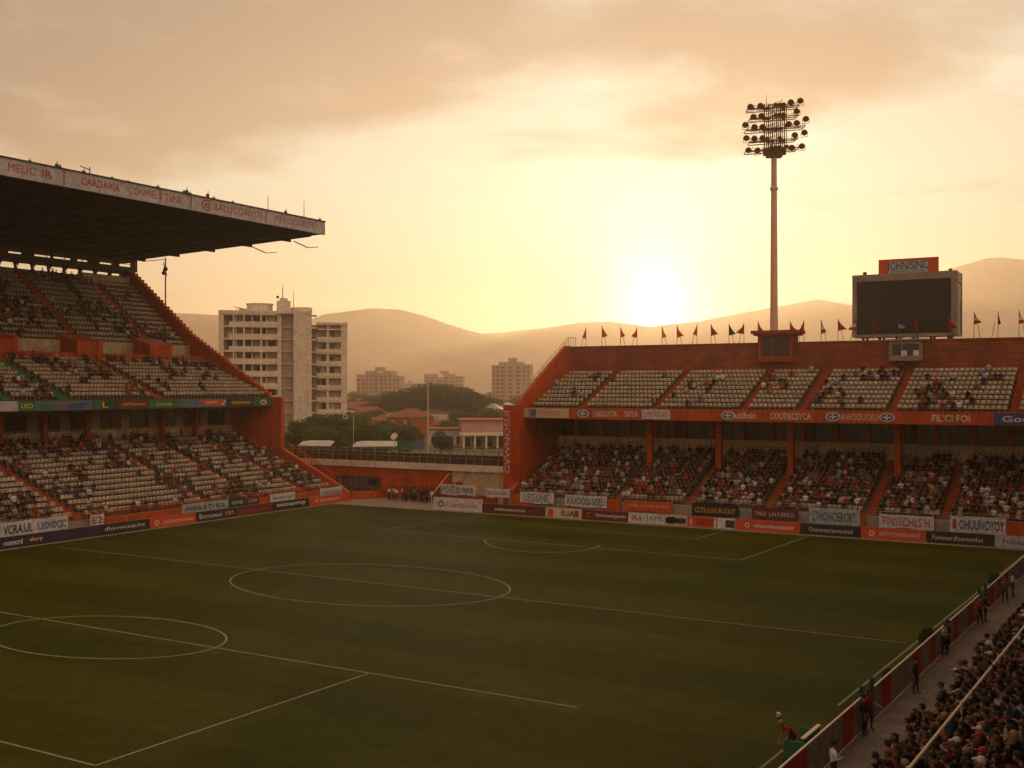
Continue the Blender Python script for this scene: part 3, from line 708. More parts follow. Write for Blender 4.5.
for px0, px1, txt in [(8, 36, 'MELIC'), (42, 52, 'IR'), (81, 120, 'CARDAVIA'), (129, 158, 'CONMIEL'), (161, 183, 'I TLNK'), (214, 262, 'BALLICONVITI'), (275, 314, 'MERCIOURITS')]:
    y0, y1 = ly(px0, 200, -94.2), ly(px1, 200, -94.2)
    o = lettering(txt, y1-y0, .82, 'ink_red', (-94.2, (y0+y1)/2, 35.62), (0, 1, 0), (0, 0, 1), lef); o.parent = roof
Y = ly(207, 200, -94.2); c = MB()
for r0, r1 in ((.62, .5),):
    n = 24
    for i in range(n-4):
        a0, a1 = 2*math.pi*i/n+.5, 2*math.pi*(i+1)/n+.5
        c.add([(-94.17, Y+r0*1.4*math.cos(a0), 35.6+r0*math.sin(a0)), (-94.17, Y+r0*1.4*math.cos(a1), 35.6+r0*math.sin(a1)), (-94.17, Y+r1*1.4*math.cos(a1), 35.6+r1*math.sin(a1)), (-94.17, Y+r1*1.4*math.cos(a0), 35.6+r1*math.sin(a0))], [(0, 1, 2, 3)])
for zz in (35.4, 35.6, 35.8): c.box(-94.2, -94.17, Y-.45, Y+.45, zz-.05, zz+.05)
rchild(c, 'fascia_emblem', ['ink_red'])
b = MB()
y = LY0-5
while y < RT: b.prism([(95, 34.3), (95, 34.85), (133, 33.5), (133, 32.95)], y, y+.22, LEFT); y += 3.4
for d in (100, 107, 114, 121, 128): b.box(-d, -d-.25, LY0-6, RT, 34.35-(d-94.5)*.036, 34.85-(d-94.5)*.036)
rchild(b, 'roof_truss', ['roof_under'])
for px, hgt in ((30, .4), (57, .7), (60, .5), (84, .5), (112, .35), (128, .3), (158, .45), (184, .5), (187, .8), (190, .45), (208, .9), (214, .45), (233, .4), (286, .7), (320, .5)):
    Y = ly(px, 190, -94.6); b = MB(); b.box(-94.8, -94.5, Y-.12, Y+.12, 36.53, 36.5+hgt*.6); b.tube((-94.6, Y, 36.5+hgt*.55), (-94.6, Y, 36.5+hgt), .04, n=5); rchild(b, 'roof_fitting', ['steel_dark'])
for px, hgt in ((268, 1.9), (304, 2.2)): Y = ly(px, 205, -94.6); b = MB(); b.tube((-94.6, Y, 36.5), (-94.6, Y, 36.5+hgt), .05, .03, n=5); rchild(b, 'roof_aerial', ['steel_dark'])
Y = ly(80, 170, -94.6); b = MB(); b.bar((-94.6, Y, 37.2), (-94.6, Y+1.2, 37.0), .08); b.bar((-94.6, Y+1.2, 36.5), (-94.6, Y+1.2, 37.3), .08); rchild(b, 'roof_bracket', ['steel_dark'])
for X, dx in ((-99.5, 0), (-107, 0)):
    b = MB(); b.bar((X, RT, 34.4-(abs(X)-94.5)*.036), (X+.8, RT+1.9, 33.7-(abs(X)-94.5)*.036), .12); b.bar((X+.8, RT+1.9, 33.7-(abs(X)-94.5)*.036), (X+1.4, RT+3.3, 33.9-(abs(X)-94.5)*.036), .09); rchild(b, 'roof_bracket', ['orange_dark'])

# ------------------------------------------------------------------ boards round the pitch
def board(p0, p1, h, m_, u, n_, label, txt=None, tm='white', tf=.8, th=.5, z0=.05, name='advertising_board', cat='advertising board', group='advertising boards round the pitch', extra=None):
    """p0,p1: ends on the ground; n_: the way it faces"""
    p0 = Vector((*p0, 0)); p1 = Vector((*p1, 0)); c = (p0+p1)/2; L = (p1-p0).length; u = (p1-p0).normalized(); n = Vector(n_).normalized()
    o = thing(name, label, cat, c, 0, group); b = MB(); q = n*.06
    lean = n*(-.10)
    vs = [p0-q, p1-q, p1+q, p0+q]; vs = [v+Vector((0, 0, z0)) for v in vs]+[v+lean+Vector((0, 0, z0+h)) for v in vs]
    b.add(vs, [(0,3,2,1),(4,5,6,7),(0,1,5,4),(1,2,6,5),(2,3,7,6),(3,0,4,7)]); b.build('panel', [m_], o)
    v_ = (lean+Vector((0, 0, h))).normalized()
    if txt:
        for s_, off, ww, hh, mm in (txt if isinstance(txt, list) else [(txt, 0, tf, th, tm)]):
            cc = c+q+lean*.5+Vector((0, 0, z0+h*.5))+u*(off*L)
            lettering(s_, L*ww, h*hh, mm, cc, u, v_, o)
    f = MB(); f.bar(p0-q+lean+Vector((0, 0, z0+h+.02)), p1-q+lean+Vector((0, 0, z0+h+.02)), .06)
    for t_ in (.02, .5, .98):
        g = p0+(p1-p0)*t_; f.bar(g-n*.1+Vector((0, 0, z0)), g-n*.17+Vector((0, 0, z0+h)), .05); f.bar(g-n*.1+Vector((0, 0, .0)), g-n*.6+Vector((0, 0, .04)), .05)
    f.build('support_frame', ['steel'], o)
    if extra:
        for off, ww, hh, mm in extra:
            e = MB(); a = c+q*1.4+lean*.5+Vector((0, 0, z0+h*.5))+u*(off*L)
            du, dv = u*(ww*L/2), v_*(hh*h/2); dn = n*.02
            e.add([a-du-dv, a+du-dv, a+du+dv, a-du+dv, a-du-dv+dn, a+du-dv+dn, a+du+dv+dn, a-du+dv+dn], [(0,3,2,1),(4,5,6,7),(0,1,5,4),(1,2,6,5),(2,3,7,6),(3,0,4,7)]); e.build('printed_patch', [mm], o)
    return o
def lbd(px): return (-89.0, ly(px, 524, -89.0))
LEFTB = [(-70, -1, 'black', 'BOVIC', 'white', .5, 'black advertising board with white lettering, cut by the left edge of the photo'),
 (0, 45, 'navy', [('ouvncrd', -.22, .42, .5, 'white'), ('slory', .3, .3, .5, 'board_yellow')], None, 1, 'dark board with white and orange lettering, nearest in the row before the roofed stand'),
 (45.4, 99, 'navy', [('ID ONU', -.05, .3, .3, 'maroon')], None, 1, 'plain dark purple advertising board before the roofed stand'),
 (99.4, 149.6, 'black', 'dhavwcaquhe', 'white', .8, 'black board with white lettering between the purple and the orange board'),
 (150, 196, 'board_orange', [('hoinvatwmicos', .12, .66, .42, 'white'), ('O', -.36, .1, .5, 'white')], None, 1, 'bright orange board with white lettering below the roofed stand middle'),
 (196.4, 236, 'black', [('Bvntuwol', -.15, .55, .5, 'white'), ('MM', .33, .2, .5, 'board_yellow')], None, 1, 'black board with white and yellow lettering beside the maroon board'),
 (236.4, 272.6, 'maroon', [('C Ounnnuna', 0, .8, .4, 'ink_red')], None, 1, 'maroon board with faint red lettering before the roofed stand'),
 (273, 309, 'black', 'avuouovruy', 'white', .85, 'black board with white lettering, farthest black one along the roofed stand'),
 (309.4, 350, 'board_orange', [('A Jonnnov', -.08, .6, .4, 'white')], None, 1, 'orange board at the open corner end of the roofed stand row')]
for a, c, m_, txt, tm, k, lab in LEFTB:
    board(lbd(a), lbd(c), 1.0, m_, None, (1, 0, 0), lab, txt, tm or 'white', .8, .5)
def fbd(px, Y=108.7): return (hy(px, 520, Y)[0], Y)
FARB = [(433, 482, 'cloth_white', [('Cuasnnaws', .08, .62, .42, 'board_orange'), ('O', -.33, .12, .5, 'ink_black')], 1.45, 'tall white board with orange lettering at the open corner', None),
 (482.4, 545, 'brown', [('cddosaluviox', -.05, .5, .34, 'white'), ('nuuwunu', .33, .2, .2, 'ink_red')], 1.05, 'long dark brown board beside the tall white corner board', None),
 (545.4, 581.6, 'board_cream', [('ILIAI', .15, .4, .6, 'ink_black')], 1.05, 'cream board with coloured patches, nearest the corner end', [(-.35, .14, .8, 'board_orange'), (.36, .12, .7, 'ink_red'), (-.12, .08, .7, 'cloth_white')]),
 (582, 628, 'maroon', [('Qunuuinyadn', .12, .66, .42, 'white'), ('C', -.36, .1, .6, 'board_orange')], 1.05, 'dark red board with white lettering under the sun', None),
 (628.4, 664, 'cloth_white', [('IRA', -.25, .3, .6, 'ink_red'), ('JAMI', .22, .45, .6, 'slate')], 1.05, 'white board with red and grey lettering between the dark red and the dark patch', None),
 (664.4, 687, 'board_cream', None, 1.05, 'pale board with a dark blue car-like patch', [(0, .9, .45, 'navy'), (-.2, .35, .7, 'navy'), (.25, .3, .6, 'slate')]),
 (687.4, 717, 'board_orange', [('ORSSC', .12, .66, .7, 'brown'), ('I', -.38, .05, .6, 'white')], 1.05, 'orange-yellow board with bold brown lettering', [(.44, .08, 1.0, 'cloth_white')]),
 (717.4, 735, 'cloth_white', None, 1.05, 'small white board with a dark blue square', [(.22, .5, .7, 'navy'), (.22, .2, .35, 'slate')]),
 (735.4, 800, 'board_orange', [('nnaovtiasutaenii', .1, .6, .36, 'white'), ('O', -.31, .08, .5, 'white')], 1.05, 'orange board left of the two black boards under the open stand', None),
 (800.4, 861, 'black', [('Ovunnnnurtowuuned', 0, .72, .42, 'white')], 1.05, 'black board with white lettering between two orange boards', None),
 (861.4, 926, 'board_orange', [('DMTVCASMINNUS', .1, .62, .36, 'white'), ('D', -.33, .08, .5, 'white')], 1.05, 'orange board between two black boards below the scoreboard', None),
 (926.4, 994.6, 'black', [('Fuvnnwrdlowmnnlos', -.04, .74, .42, 'white')], 1.05, 'black board with white lettering next to the grey board', None),
 (995, 1062, 'fascia_grey', [('Fuiotovaso', -.08, .6, .4, 'slate')], 1.05, 'pale grey board with slate lettering near the right edge', None)]
for a, c, m_, txt, h_, lab, ex in FARB:
    board(fbd(a), fbd(c), h_, m_, None, (0, -1, 0), lab, txt, extra=ex)
# cloth banners tied on the fronts of the stands
def banner(x0, x1, z0, z1, axis, at, m_, label, txts, sag=.06, frame=None):
    """a slightly rippled sheet with lettering"""
    c = (x0+x1)/2; loc = (c, at, z0) if axis == 'x' else (at, c, z0)
    o = thing('banner', label, 'banner', loc, 0, 'banners tied on the stand fronts'); n = max(6, int((x1-x0)*3)); b = MB(); vs = []; s = random.uniform(0, 9)
    for side in (0, .025):
        for k in range(5):
            for i in range(n+1):
                a = x0+(x1-x0)*i/n; z = z0+(z1-z0)*k/4+(sag*math.sin(a*1.7+s) if k == 0 else .02*math.sin(a*2.1))
                w = .018*math.sin(a*5+s+k)+side
                vs.append((a, at-w, z) if axis == 'x' else (at+w, a, z))
    m = (n+1); T = 5*m
    fsx = [(k*m+i, k*m+i+1, (k+1)*m+i+1, (k+1)*m+i) for k in range(4) for i in range(n)]
    b.add(vs, [tuple(q+T for q in f) for f in fsx]+[f[::-1] for f in fsx]
          +[(i, T+i, T+i+1, i+1) for i in range(n)]+[(4*m+i, 4*m+i+1, T+4*m+i+1, T+4*m+i) for i in range(n)])
    b.build('cloth', [m_], o)
    for tx, off, ww, hh, mm in txts:
        p = c+off*(x1-x0); zc = (z0+z1)/2
        if axis == 'x': lettering(tx, (x1-x0)*ww, (z1-z0)*hh, mm, (p, at-.05, zc), (1, 0, 0), (0, 0, 1), o)
        else: lettering(tx, (x1-x0)*ww, (z1-z0)*hh, mm, (at+.05, p, zc), (0, 1, 0), (0, 0, 1), o)
    r = MB()
    for e in (x0+.1, x1-.1): r.tube((e, at-.02, z1-.05) if axis == 'x' else (at+.02, e, z1-.05), (e, at+.2, z1+.25) if axis == 'x' else (at-.2, e, z1+.25), .02, n=5)
    r.build('tie', ['rail'], o)
    return o
LBX = -90.85
for a, c, z0, z1, m_, lab, tx in [(0, 68, .75, 2.15, 'cloth_white', 'long white banner with dark and blue lettering, nearest on the roofed stand', [('VCRA.UL', -.25, .42, .6, 'green_dark'), ('1.VDVDCIC', .25, .42, .5, 'blue')]),
    (90, 104, .8, 1.9, 'cloth_white', 'small white banner with red letters beside an aisle of the roofed stand', [('E2', 0, .7, .6, 'ink_red')]),
    (182, 228, .75, 1.85, 'cloth_blue', 'pale blue banner with dark lettering on the roofed stand', [('AVAOLIS TV RLIL', 0, .88, .45, 'green_dark')]),
    (228.6, 245, .85, 1.85, 'green_dark', 'dark green banner beside the pale blue one', [('VOVES', 0, .7, .4, 'cloth_white')]),
    (246, 259, .85, 1.8, 'maroon', 'dark red banner with pale lettering beside the green one', [('UUMA', 0, .7, .45, 'cloth_white')]),
    (270, 295, .7, 1.8, 'cloth_white', 'white banner with blue lettering in two lines on the roofed stand', [('JOVSY LU', 0, .8, .3, 'blue')]),
    (320, 342, .55, 1.75, 'cloth_white', 'white banner with grey lettering at the open end of the roofed stand', [('LUNGSIIO', 0, .85, .4, 'slate')])]:
    banner(ly(a, 518, LBX), ly(c, 518, LBX), z0, z1, 'y', LBX, m_, lab, tx)
FBY = 112.0
for a, c, z0, z1, m_, lab, tx in [(441, 476, 1.5, 2.75, 'cloth_white', 'white and black banner on the wall beside the open corner', [('MOVTUN', -.2, .5, .75, 'ink_black'), ('VNNE', .25, .35, .5, 'ink_black')]),
    (486, 510, 1.5, 2.55, 'cloth_white', 'white banner with red lettering left of the open stand end wall', [('BOOONN', 0, .8, .4, 'ink_red')]),
    (520, 554, 1.1, 2.4, 'cloth_white', 'white banner with large dark blue lettering at the open stand start', [('LEGUNE', 0, .72, .7, 'slate')]),
    (565, 607, 1.0, 2.3, 'cloth_white', 'white banner with slate lettering left of the red framed board', [('KIUOOIS-S/SEL', 0, .88, .62, 'slate')]),
    (625, 673, .9, 2.1, 'board_orange', 'orange-red board with pale lettering in a white frame on the open stand', [('UVNS 7IOUUC JUUDN', 0, .85, .3, 'cloth_white')]),
    (692, 739, .8, 2.15, 'black', 'black banner with yellow lettering on the open stand', [('CLTSUUNURUOUY', 0, .86, .42, 'board_yellow')]),
    (752, 798, .8, 2.1, 'maroon', 'dark red banner with pale lettering on the open stand', [('7NGI  LAUUIINUS', 0, .85, .35, 'cloth_white')]),
    (809, 860, .75, 2.35, 'cloth_blue', 'pale banner with blue-grey lettering below the light mast side', [('LTHOHCIERORT', 0, .85, .6, 'slate')]),
    (879, 934, .8, 2.1, 'cloth_white', 'white banner with red lettering on the open stand', [('FINSSCHLS H', 0, .85, .65, 'ink_red')]),
    (950, 1006, .75, 2.3, 'cloth_white', 'white banner with bold blue lettering near the right edge', [('I', -.42, .06, .6, 'ink_red'), ('OHUUIVOYOY', .07, .8, .62, 'blue')])]:
    Y_ = FBY if a > 515 else 112.2
    banner(hy(a, 515, Y_)[0], hy(c, 515, Y_)[0], z0, z1, 'x', Y_, m_, lab, tx)

# ------------------------------------------------------------------ on top of the far stand
def at_d(px, py, Y): x, z = hy(px, py, Y); return x, z
# floodlight mast
MY = 134.0; mx, _ = hy(774, 330, MY)
ms = thing('floodlight_mast', 'tall floodlight mast with stacked rows of round lamps behind the open stand', 'floodlight', (mx, MY, 0))
ztop = hy(774, 156, MY)[1]
b = MB(); b.tube((mx, MY, 0), (mx, MY, ztop), .64, .33, n=16); b.tube((mx, MY, ztop-4.2), (mx, MY, ztop-3.9), .50, n=16); b.tube((mx, MY, 20), (mx, MY, 20.4), .72, n=16); b.build('mast_pole', ['mast'], ms, smooth=False)
sc = pr(mx, MY, ztop)[2]/F                              # metres per pixel there
b = MB(); rows = [(149, 745, 797), (140, 749, 795), (128, 745, 803), (117, 749, 796), (107, 747, 797)]
U = Vector((CT, ST, 0)).normalized(); W = Vector((-ST, CT, 0))
def mp_(px, py, off=0.0): return Vector((mx, MY, 0))+U*((px-773.5)*sc)+W*off+Vector((0, 0, hy(774, py, MY)[1]))
tilt = -.055
for (py, xa, xb) in rows:
    ya, yb = py-(xa-773)*tilt*-1, py-(xb-773)*tilt*-1
    for off in (-1.0, 0, 1.0): b.bar(mp_(xa, ya+1.4+abs(off), off), mp_(xb, yb+1.4, off), .10)
    b.bar(mp_(xa, ya+1.4, -1), mp_(xa, ya+1.4, 1), .07); b.bar(mp_(xb, yb+1.4, -1), mp_(xb, yb+1.4, 1), .07)
    q = xa
    while q < xb: yq = py+(q-773)*tilt; b.bar(mp_(q, yq+1.4, -1), mp_(q, yq-1.2, -1), .04); b.bar(mp_(q, yq-1.2, -1), mp_(min(q+5, xb), yq+1.4, -1), .04); q += 5
for qx in (764, 768, 772, 776, 780, 784): b.bar(mp_(qx, 152, .0), mp_(qx, 104, 0), .12); b.bar(mp_(qx, 150, -1), mp_(qx, 106, -1), .08)
for k in range(12): b.bar(mp_(766, 150-k*4, 0), mp_(781, 147-k*4, 0), .05); b.bar(mp_(766, 150-k*4, 0), mp_(781, 146-k*4, -1), .04)
b.bar(mp_(763, 152), mp_(785, 151), .7, .9); b.bar(mp_(766, 156), mp_(781, 156), .9, .4)
b.tube(mp_(766, 106), mp_(766, 95), .05, .02, n=5); b.tube(mp_(781, 106), mp_(781, 99), .04, .02, n=5)
b.build('lamp_frame', ['lamp_brown'], ms)
lampmb = MB()
d0 = Vector((0, 0, 0)); ax = Vector((math.sin(R(15)), -math.cos(R(15)), -.55)).normalized()
lampmb.tube(d0-ax*.36, d0+ax*.05, .18, .40, n=14); lampmb.tube(d0+ax*.05, d0+ax*.12, .42, .40, n=14); lampmb.tube(d0-ax*.55, d0-ax*.36, .12, .18, n=10)
lampmb.bar((-.44, 0, 0), (-.44, 0, -.6), .05); lampmb.bar((.44, 0, 0), (.44, 0, -.6), .05); lampmb.bar((-.44, 0, -.6), (.44, 0, -.6), .06)
lme = bpy.data.meshes.new('floodlight_head'); lme.from_pydata([tuple(v) for v in lampmb.v], [], lampmb.f); lme.materials.append(M['lamp_brown'])
def lamp(px, py, off=0.0, s=1.0):
    o = bpy.data.objects.new('floodlight_head', lme); COL.objects.link(o); o.parent = ms
    o.location = mp_(px, py, off)-Vector((mx, MY, 0)); o.scale = (s, s, s)
for px, py in [(748, 109), (758, 108), (788, 104.5), (797.5, 103), (751, 119), (759, 118), (794, 113.5), (743, 127), (752, 129), (760, 129), (786, 126), (794, 125), (803, 121),
               (744, 140), (752, 140.5), (760, 140), (792, 137), (801.5, 134.5), (746, 152), (755, 152.5), (789, 149.5), (799, 148)]: lamp(px, py, -1.1, .92)
for (py, xa, xb) in rows:
    for q in (765, 769, 773, 777, 781, 784): lamp(q, py+(q-773)*tilt, random.choice((-1.1, .6)), .62)

# scoreboard
SY = 130.5
sx0 = hy(853, 340, SY)[0]; sx1 = hy(957, 340, SY)[0]; sz1 = hy(853, 276, SY)[1]; sz0 = hy(853, 337.5, SY)[1]
sb = thing('scoreboard', 'large dark scoreboard screen in a grey box on the rim of the open stand', 'scoreboard', ((sx0+sx1)/2, SY, 19.9))
b = MB(); b.box(sx0, sx1, SY, SY+3.6, sz0, sz1); b.build('housing', ['steel'], sb)
b = MB(); b.box(sx0-.05, sx1+.05, SY-.16, SY-.003, sz1-.75, sz1+.05); b.box(sx0-.05, sx1+.05, SY-.16, SY-.003, sz0-.05, sz0+.3); b.box(sx0-.05, sx0+.45, SY-.16, SY-.003, sz0+.3, sz1-.75); b.box(sx1-.6, sx1+.05, SY-.16, SY-.003, sz0+.3, sz1-.75); b.build('screen_frame', ['concrete'], sb)
b = MB(); b.box(sx0+.45, sx1-.6, SY-.08, SY-.003, sz0+.3, sz1-.75); b.build('screen', ['screen'], sb)
b = MB()
for k in range(14): b.box(sx1+.002, sx1+.10, SY+2.1, SY+3.0, sz0+.4+k*.26, sz0+.5+k*.26)
b.box(sx1+.002, sx1+.06, SY+.4, SY+3.2, sz1-1.2, sz1-1.1); b.box(sx1+.002, sx1+.06, SY+.05, SY+.15, sz0, sz1); b.box(sx1+.002, sx1+.06, SY+3.4, SY+3.55, sz0, sz1)
b.build('side_ladder', ['steel_dark'], sb)
b = MB()
for X in np.linspace(sx0+1, sx1-1, 6): b.bar((X, SY+.8, sz0), (X, SY+.8, 0 if X > 99 else 18.6), .26); b.bar((X, SY+3, sz0), (X, SY+3, 17), .26)
b.build('support_leg', ['steel_dark'], sb)
ax0, ax1 = hy(878, 270, SY)[0], hy(938, 270, SY)[0]; az0, az1 = hy(878, 274, SY)[1], hy(878, 261, SY)[1]
b = MB(); b.box(ax0, ax1, SY+.3, SY+.55, az0-.1, az1+.15); sg = b.build('top_sign', ['board_orange'], sb)
b = MB(); b.box(ax0+1.1, ax1-1.1, SY+.2, SY+.297, az0, az1-.15)
o = b.build('sign_patch', ['cloth_blue'], sb)
lettering('ICHNISINC', (ax1-ax0)*.66, (az1-az0)*.62, 'ink_black', ((ax0+ax1)/2, SY+.2, (az0+az1)/2+.12), (1, 0, 0), (0, 0, 1), sb)
lettering('SUIOTUUNIL', (ax1-ax0)*.5, (az1-az0)*.16, 'slate', ((ax0+ax1)/2, SY+.2, az0+.22), (1, 0, 0), (0, 0, 1), sb)
b = MB(); b.box(hy(863, 275, SY+1)[0], hy(863, 275, SY+1)[0]+.35, SY+1, SY+1.4, sz1, sz1+.5); b.box(sx1-1.0, sx1-.7, SY+1, SY+1.4, sz1, sz1+.4); b.build('roof_hatch', ['steel_dark'], sb)

# booths on the top wall
def booth(px0, px1, py0, py1, label, canopy):
    Y = 126.6; x0, x1 = hy(px0, py1, Y)[0], hy(px1, py1, Y)[0]; z0, z1 = hy(px0, py1, Y)[1], hy(px0, py0, Y)[1]
    o = thing('control_booth', label, 'booth', ((x0+x1)/2, Y, z0), 0, None); b = MB()
    t = .28
    b.box(x0, x0+t, Y, Y+2.6, z0, z1); b.box(x1-t, x1, Y, Y+2.6, z0, z1); b.box(x0, x1, Y+2.4, Y+2.6, z0+.002, z1-.002); b.box(x0+t+.002, x1-t-.002, Y+.003, Y+2.4, z0, z0+.5); b.box(x0+t+.002, x1-t-.002, Y+.003, Y+2.4, z1-.4, z1)
    b.build('wall', ['orange_dark' if canopy else 'concrete'], o)
    b = MB(); b.box(x0+t+.02, x1-t-.02, Y+.35, Y+.42, z0+.5, z1-.4); wo = b.build('window', ['glass'], o)
    me_b = MB(); xm = (x0+x1)/2
    for xx in (x0+t, x0+(x1-x0)*.38, x1-t-.08): me_b.box(xx, xx+.1, Y+.25, Y+.35, z0+.5, z1-.4)
    me_b.box(x0+t, x1-t, Y+.22, Y+.25, z0+.5, z0+.62)
    me = bpy.data.meshes.new('frame'); me.from_pydata([tuple(Vector(v)-Vector(o.location)) for v in me_b.v], [], me_b.f); link('frame', me, ['orange' if canopy else 'concrete'], wo)
    if canopy: b = MB(); b.box(x0-.75, x1+.75, Y-.5, Y+3.0, z1, z1+.38); b.box(x0-.5, x1+.5, Y-.3, Y+2.8, z1-.2, z1-.003); b.build('canopy', ['orange_dark'], o)
    else:
        b = MB(); b.box(x0-.5, x1+.6, Y-.2, Y+2.8, z1, z1+.2); b.build('roof', ['concrete'], o)
        b = MB(); b.box(x1+.05, x1+.55, Y+.5, Y+1.5, z0+.2, z1); b.build('side_post', ['orange_dark'], o)
        for px in (904, 916):
            X = hy(px, 355, Y)[0]; b = MB(); b.box(X-.3, X+.3, Y+.02, Y+.2, z0+.55, z0+1.15); b.build('monitor', ['white'], o)
    return o
booth(758, 792, 334, 362, 'orange-roofed booth with a window at the foot of the floodlight mast', True)
booth(889, 922, 341, 361, 'grey booth with white monitors in its window under the scoreboard', False)

# flags along the rim
FL = [(586, 'orange'), (602, 'orange'), (620.5, 'orange'), (637, 'orange'), (662, 'board_yellow'), (677, 'orange'), (697, 'orange'), (711, 'orange_dark'), (729, 'brown'), (744, 'orange_dark'), (758, 'red'),
      (790, 'red'), (804, 'red'), (821, 'red'), (838, 'red'), (856, 'red'), (873, 'red'), (898, 'blue'), (917, 'red'), (948, 'red'), (974, 'red'), (998, 'navy'), (1019, 'red')]
FN = {'orange': 'orange', 'board_yellow': 'yellow', 'orange_dark': 'dark orange', 'brown': 'brown', 'red': 'red', 'blue': 'blue', 'navy': 'dark blue'}
def make_flag(px, m_, i, s):
    X = hy(px, 340, 127.6)[0]; bz = 19.85
    if i == 4: lab = 'faint yellow flag on the open stand rim, right under the sun'
    elif m_ == 'blue': lab = 'blue and white flag flying in front of the scoreboard screen'
    elif m_ == 'navy': lab = 'narrow dark blue flag hanging limp beside the scoreboard'
    else: lab = '%s flag, %s along the rim of the open stand from its sunlit end' % (FN[m_], ordw(i+1))
    o = thing('flag', lab, 'flag', (X, 127.6, bz), 0, 'flags along the rim of the open stand')
    h = random.uniform(2.35, 2.7) if px < 960 else 2.9
    b = MB(); b.tube((X, 127.6, bz), (X, 127.6, bz+h), .035, .025, n=6); b.build('pole', ['steel_dark'], o)
    b = MB(); q = .62*s; b.tube((X+q, 127.6, bz), (X+q*.55, 127.6, bz+h*.55), .03, n=6); b.build('stay', ['steel_dark'], o)
    # cloth: hangs from the pole in folds, tapering to a point
    n, k = 8, 6; vs = []; top = bz+h-.03; dr = random.uniform(1.3, 1.8); wd = random.uniform(.55, 1.0)*s if m_ not in ('navy',) else .3
    for side in (0, .012):
        for j in range(k+1):
            v = j/k
            for i_ in range(n+1):
                u = i_/n; w = wd*u*(.35+.65*v if m_ != 'blue' else 1-.4*v)
                z = top-v*dr*(1-.15*u)-u*.45*(1-v)*dr
                vs.append((X+w, 127.6+.10*math.sin(u*7+v*2+i)*u+side, z))
    m = n+1; T = (k+1)*m
    f1 = [(j*m+i_, j*m+i_+1, (j+1)*m+i_+1, (j+1)*m+i_) for j in range(k) for i_ in range(n)]
    b = MB(); b.add(vs[:T], f1, 0); b.add(vs[T:], [f[::-1] for f in f1], 0)
    e = [j*m+n for j in range(k+1)]
    base = 0; b.f += [(e[j]+T, e[j+1]+T, e[j+1], e[j]) for j in range(k)]; b.m += [0]*k
    mats = ['flag_'+m_]
    if m_ in ('blue',) or px in (974, 1019, 821, 856): mats = ['flag_'+m_, 'flag_cloth_white']; b.m = [1 if ((q//n) % k) in (2, 3) and q < 2*n*k else v for q, v in enumerate(b.m)]
    b.build('cloth', mats, o)
for i, (px, m_) in enumerate(FL): make_flag(px, m_, i, 1 if i % 3 else -1)

# ------------------------------------------------------------------ the corner between the stands
CY = 118.0
X0, X1 = hy(300, 470, CY)[0]-6, hy(506, 470, CY)[0]
def cz(py, Y=CY, px=400): return hy(px, py, Y)[1]
cc = thing('concourse_building', 'low concourse with a railed deck, grey gate and orange wall in the open corner', 'concourse', (-82, CY, 0))
gx0, gx1 = hy(334, 480, CY)[0], hy(381, 480, CY)[0]; cx0 = hy(452, 480, CY)[0]
zd = cz(462.5); zb = cz(468); zw = cz(476)
b = MB(); b.box(X0, X1, CY-.35, CY+13, zb, zd); b.build('deck', ['concrete_dark'], cc)
b = MB(); b.box(X0, X1, CY-.45, CY-.353, zb-.02, zd+.1); b.build('deck_edge', ['tower_white'], cc)
b = MB(); b.box(X0, gx0, CY, CY+.5, 0, zb); b.box(gx0, gx1, CY+.003, CY+.5, zw-.25, zb); b.box(gx1, cx0, CY, CY+.5, 0, zb); b.build('orange_wall', ['orange'], cc)
b = MB(); b.box(cx0, X1, CY, CY+.5, 0, zb); b.build('cream_wall', ['cream'], cc)
b = MB(); b.box(gx0, gx1, CY+.3, CY+.42, 0, zw-.25); g = b.build('gate', ['concrete_dark'], cc)
b = MB()
n = 9
for i in range(n+1): X = gx0+(gx1-gx0)*i/n; b.box(X-.04, X+.04, CY+.2, CY+.297, 0, zw-.25)
for z in (.1, 1.1, zw-.4): b.box(gx0, gx1, CY+.15, CY+.2, z, z+.08)
me = bpy.data.meshes.new('gate_frame'); me.from_pydata([tuple(Vector(v)-cc.location) for v in b.v], [], b.f); link('gate_frame', me, ['steel'], g)
b = MB(); b.box(hy(367, 480, CY)[0], hy(376, 480, CY)[0], CY+.2, CY+.28, 1.5, 2.3); b.build('gate_window', ['glass'], cc)
b = MB()
zr = cz(449)
for k, z in enumerate((zr, zr-.45, zr-.9)): b.bar((X0, CY-.2, z), (X1, CY-.2, z), .07)
x = X0
while x < X1+.1: b.bar((x, CY-.2, zd-.1), (x, CY-.2, zr+.15), .13); b.bar((x+1.2, CY-.2, zd-.1), (x+1.2, CY-.2, zr), .05); x += 2.4
b.build('deck_railing', ['steel'], cc)
b = MB(); b.box(X0, X1, CY-.15, CY-.1, zd+.05, zr-.5); b.build('infill_panel', ['brown_infill'], cc)
b = MB(); X = hy(470, 480, CY)[0]                              # stair up beside the people
for k in range(10): b.box(cx0-.2, cx0+1.6, CY-4.0+k*.4, CY-3.6+k*.4, 0, .25*(k+1))
b.build('stair', ['orange_dark'], cc)
b = MB(); b.bar((cx0-.3, CY-4.2, 1.1), (cx0-.3, CY-.2, 3.6), .08); b.bar((cx0+1.7, CY-4.2, 1.1), (cx0+1.7, CY-.2, 3.6), .08); b.bar((cx0-.3, CY-4.2, 0), (cx0-.3, CY-4.2, 1.1), .08); b.bar((cx0+1.7, CY-4.2, 0), (cx0+1.7, CY-4.2, 1.1), .08); b.build('stair_railing', ['rail'], cc)
b = MB(); q0 = hy(300, 490, 113.6)[0]
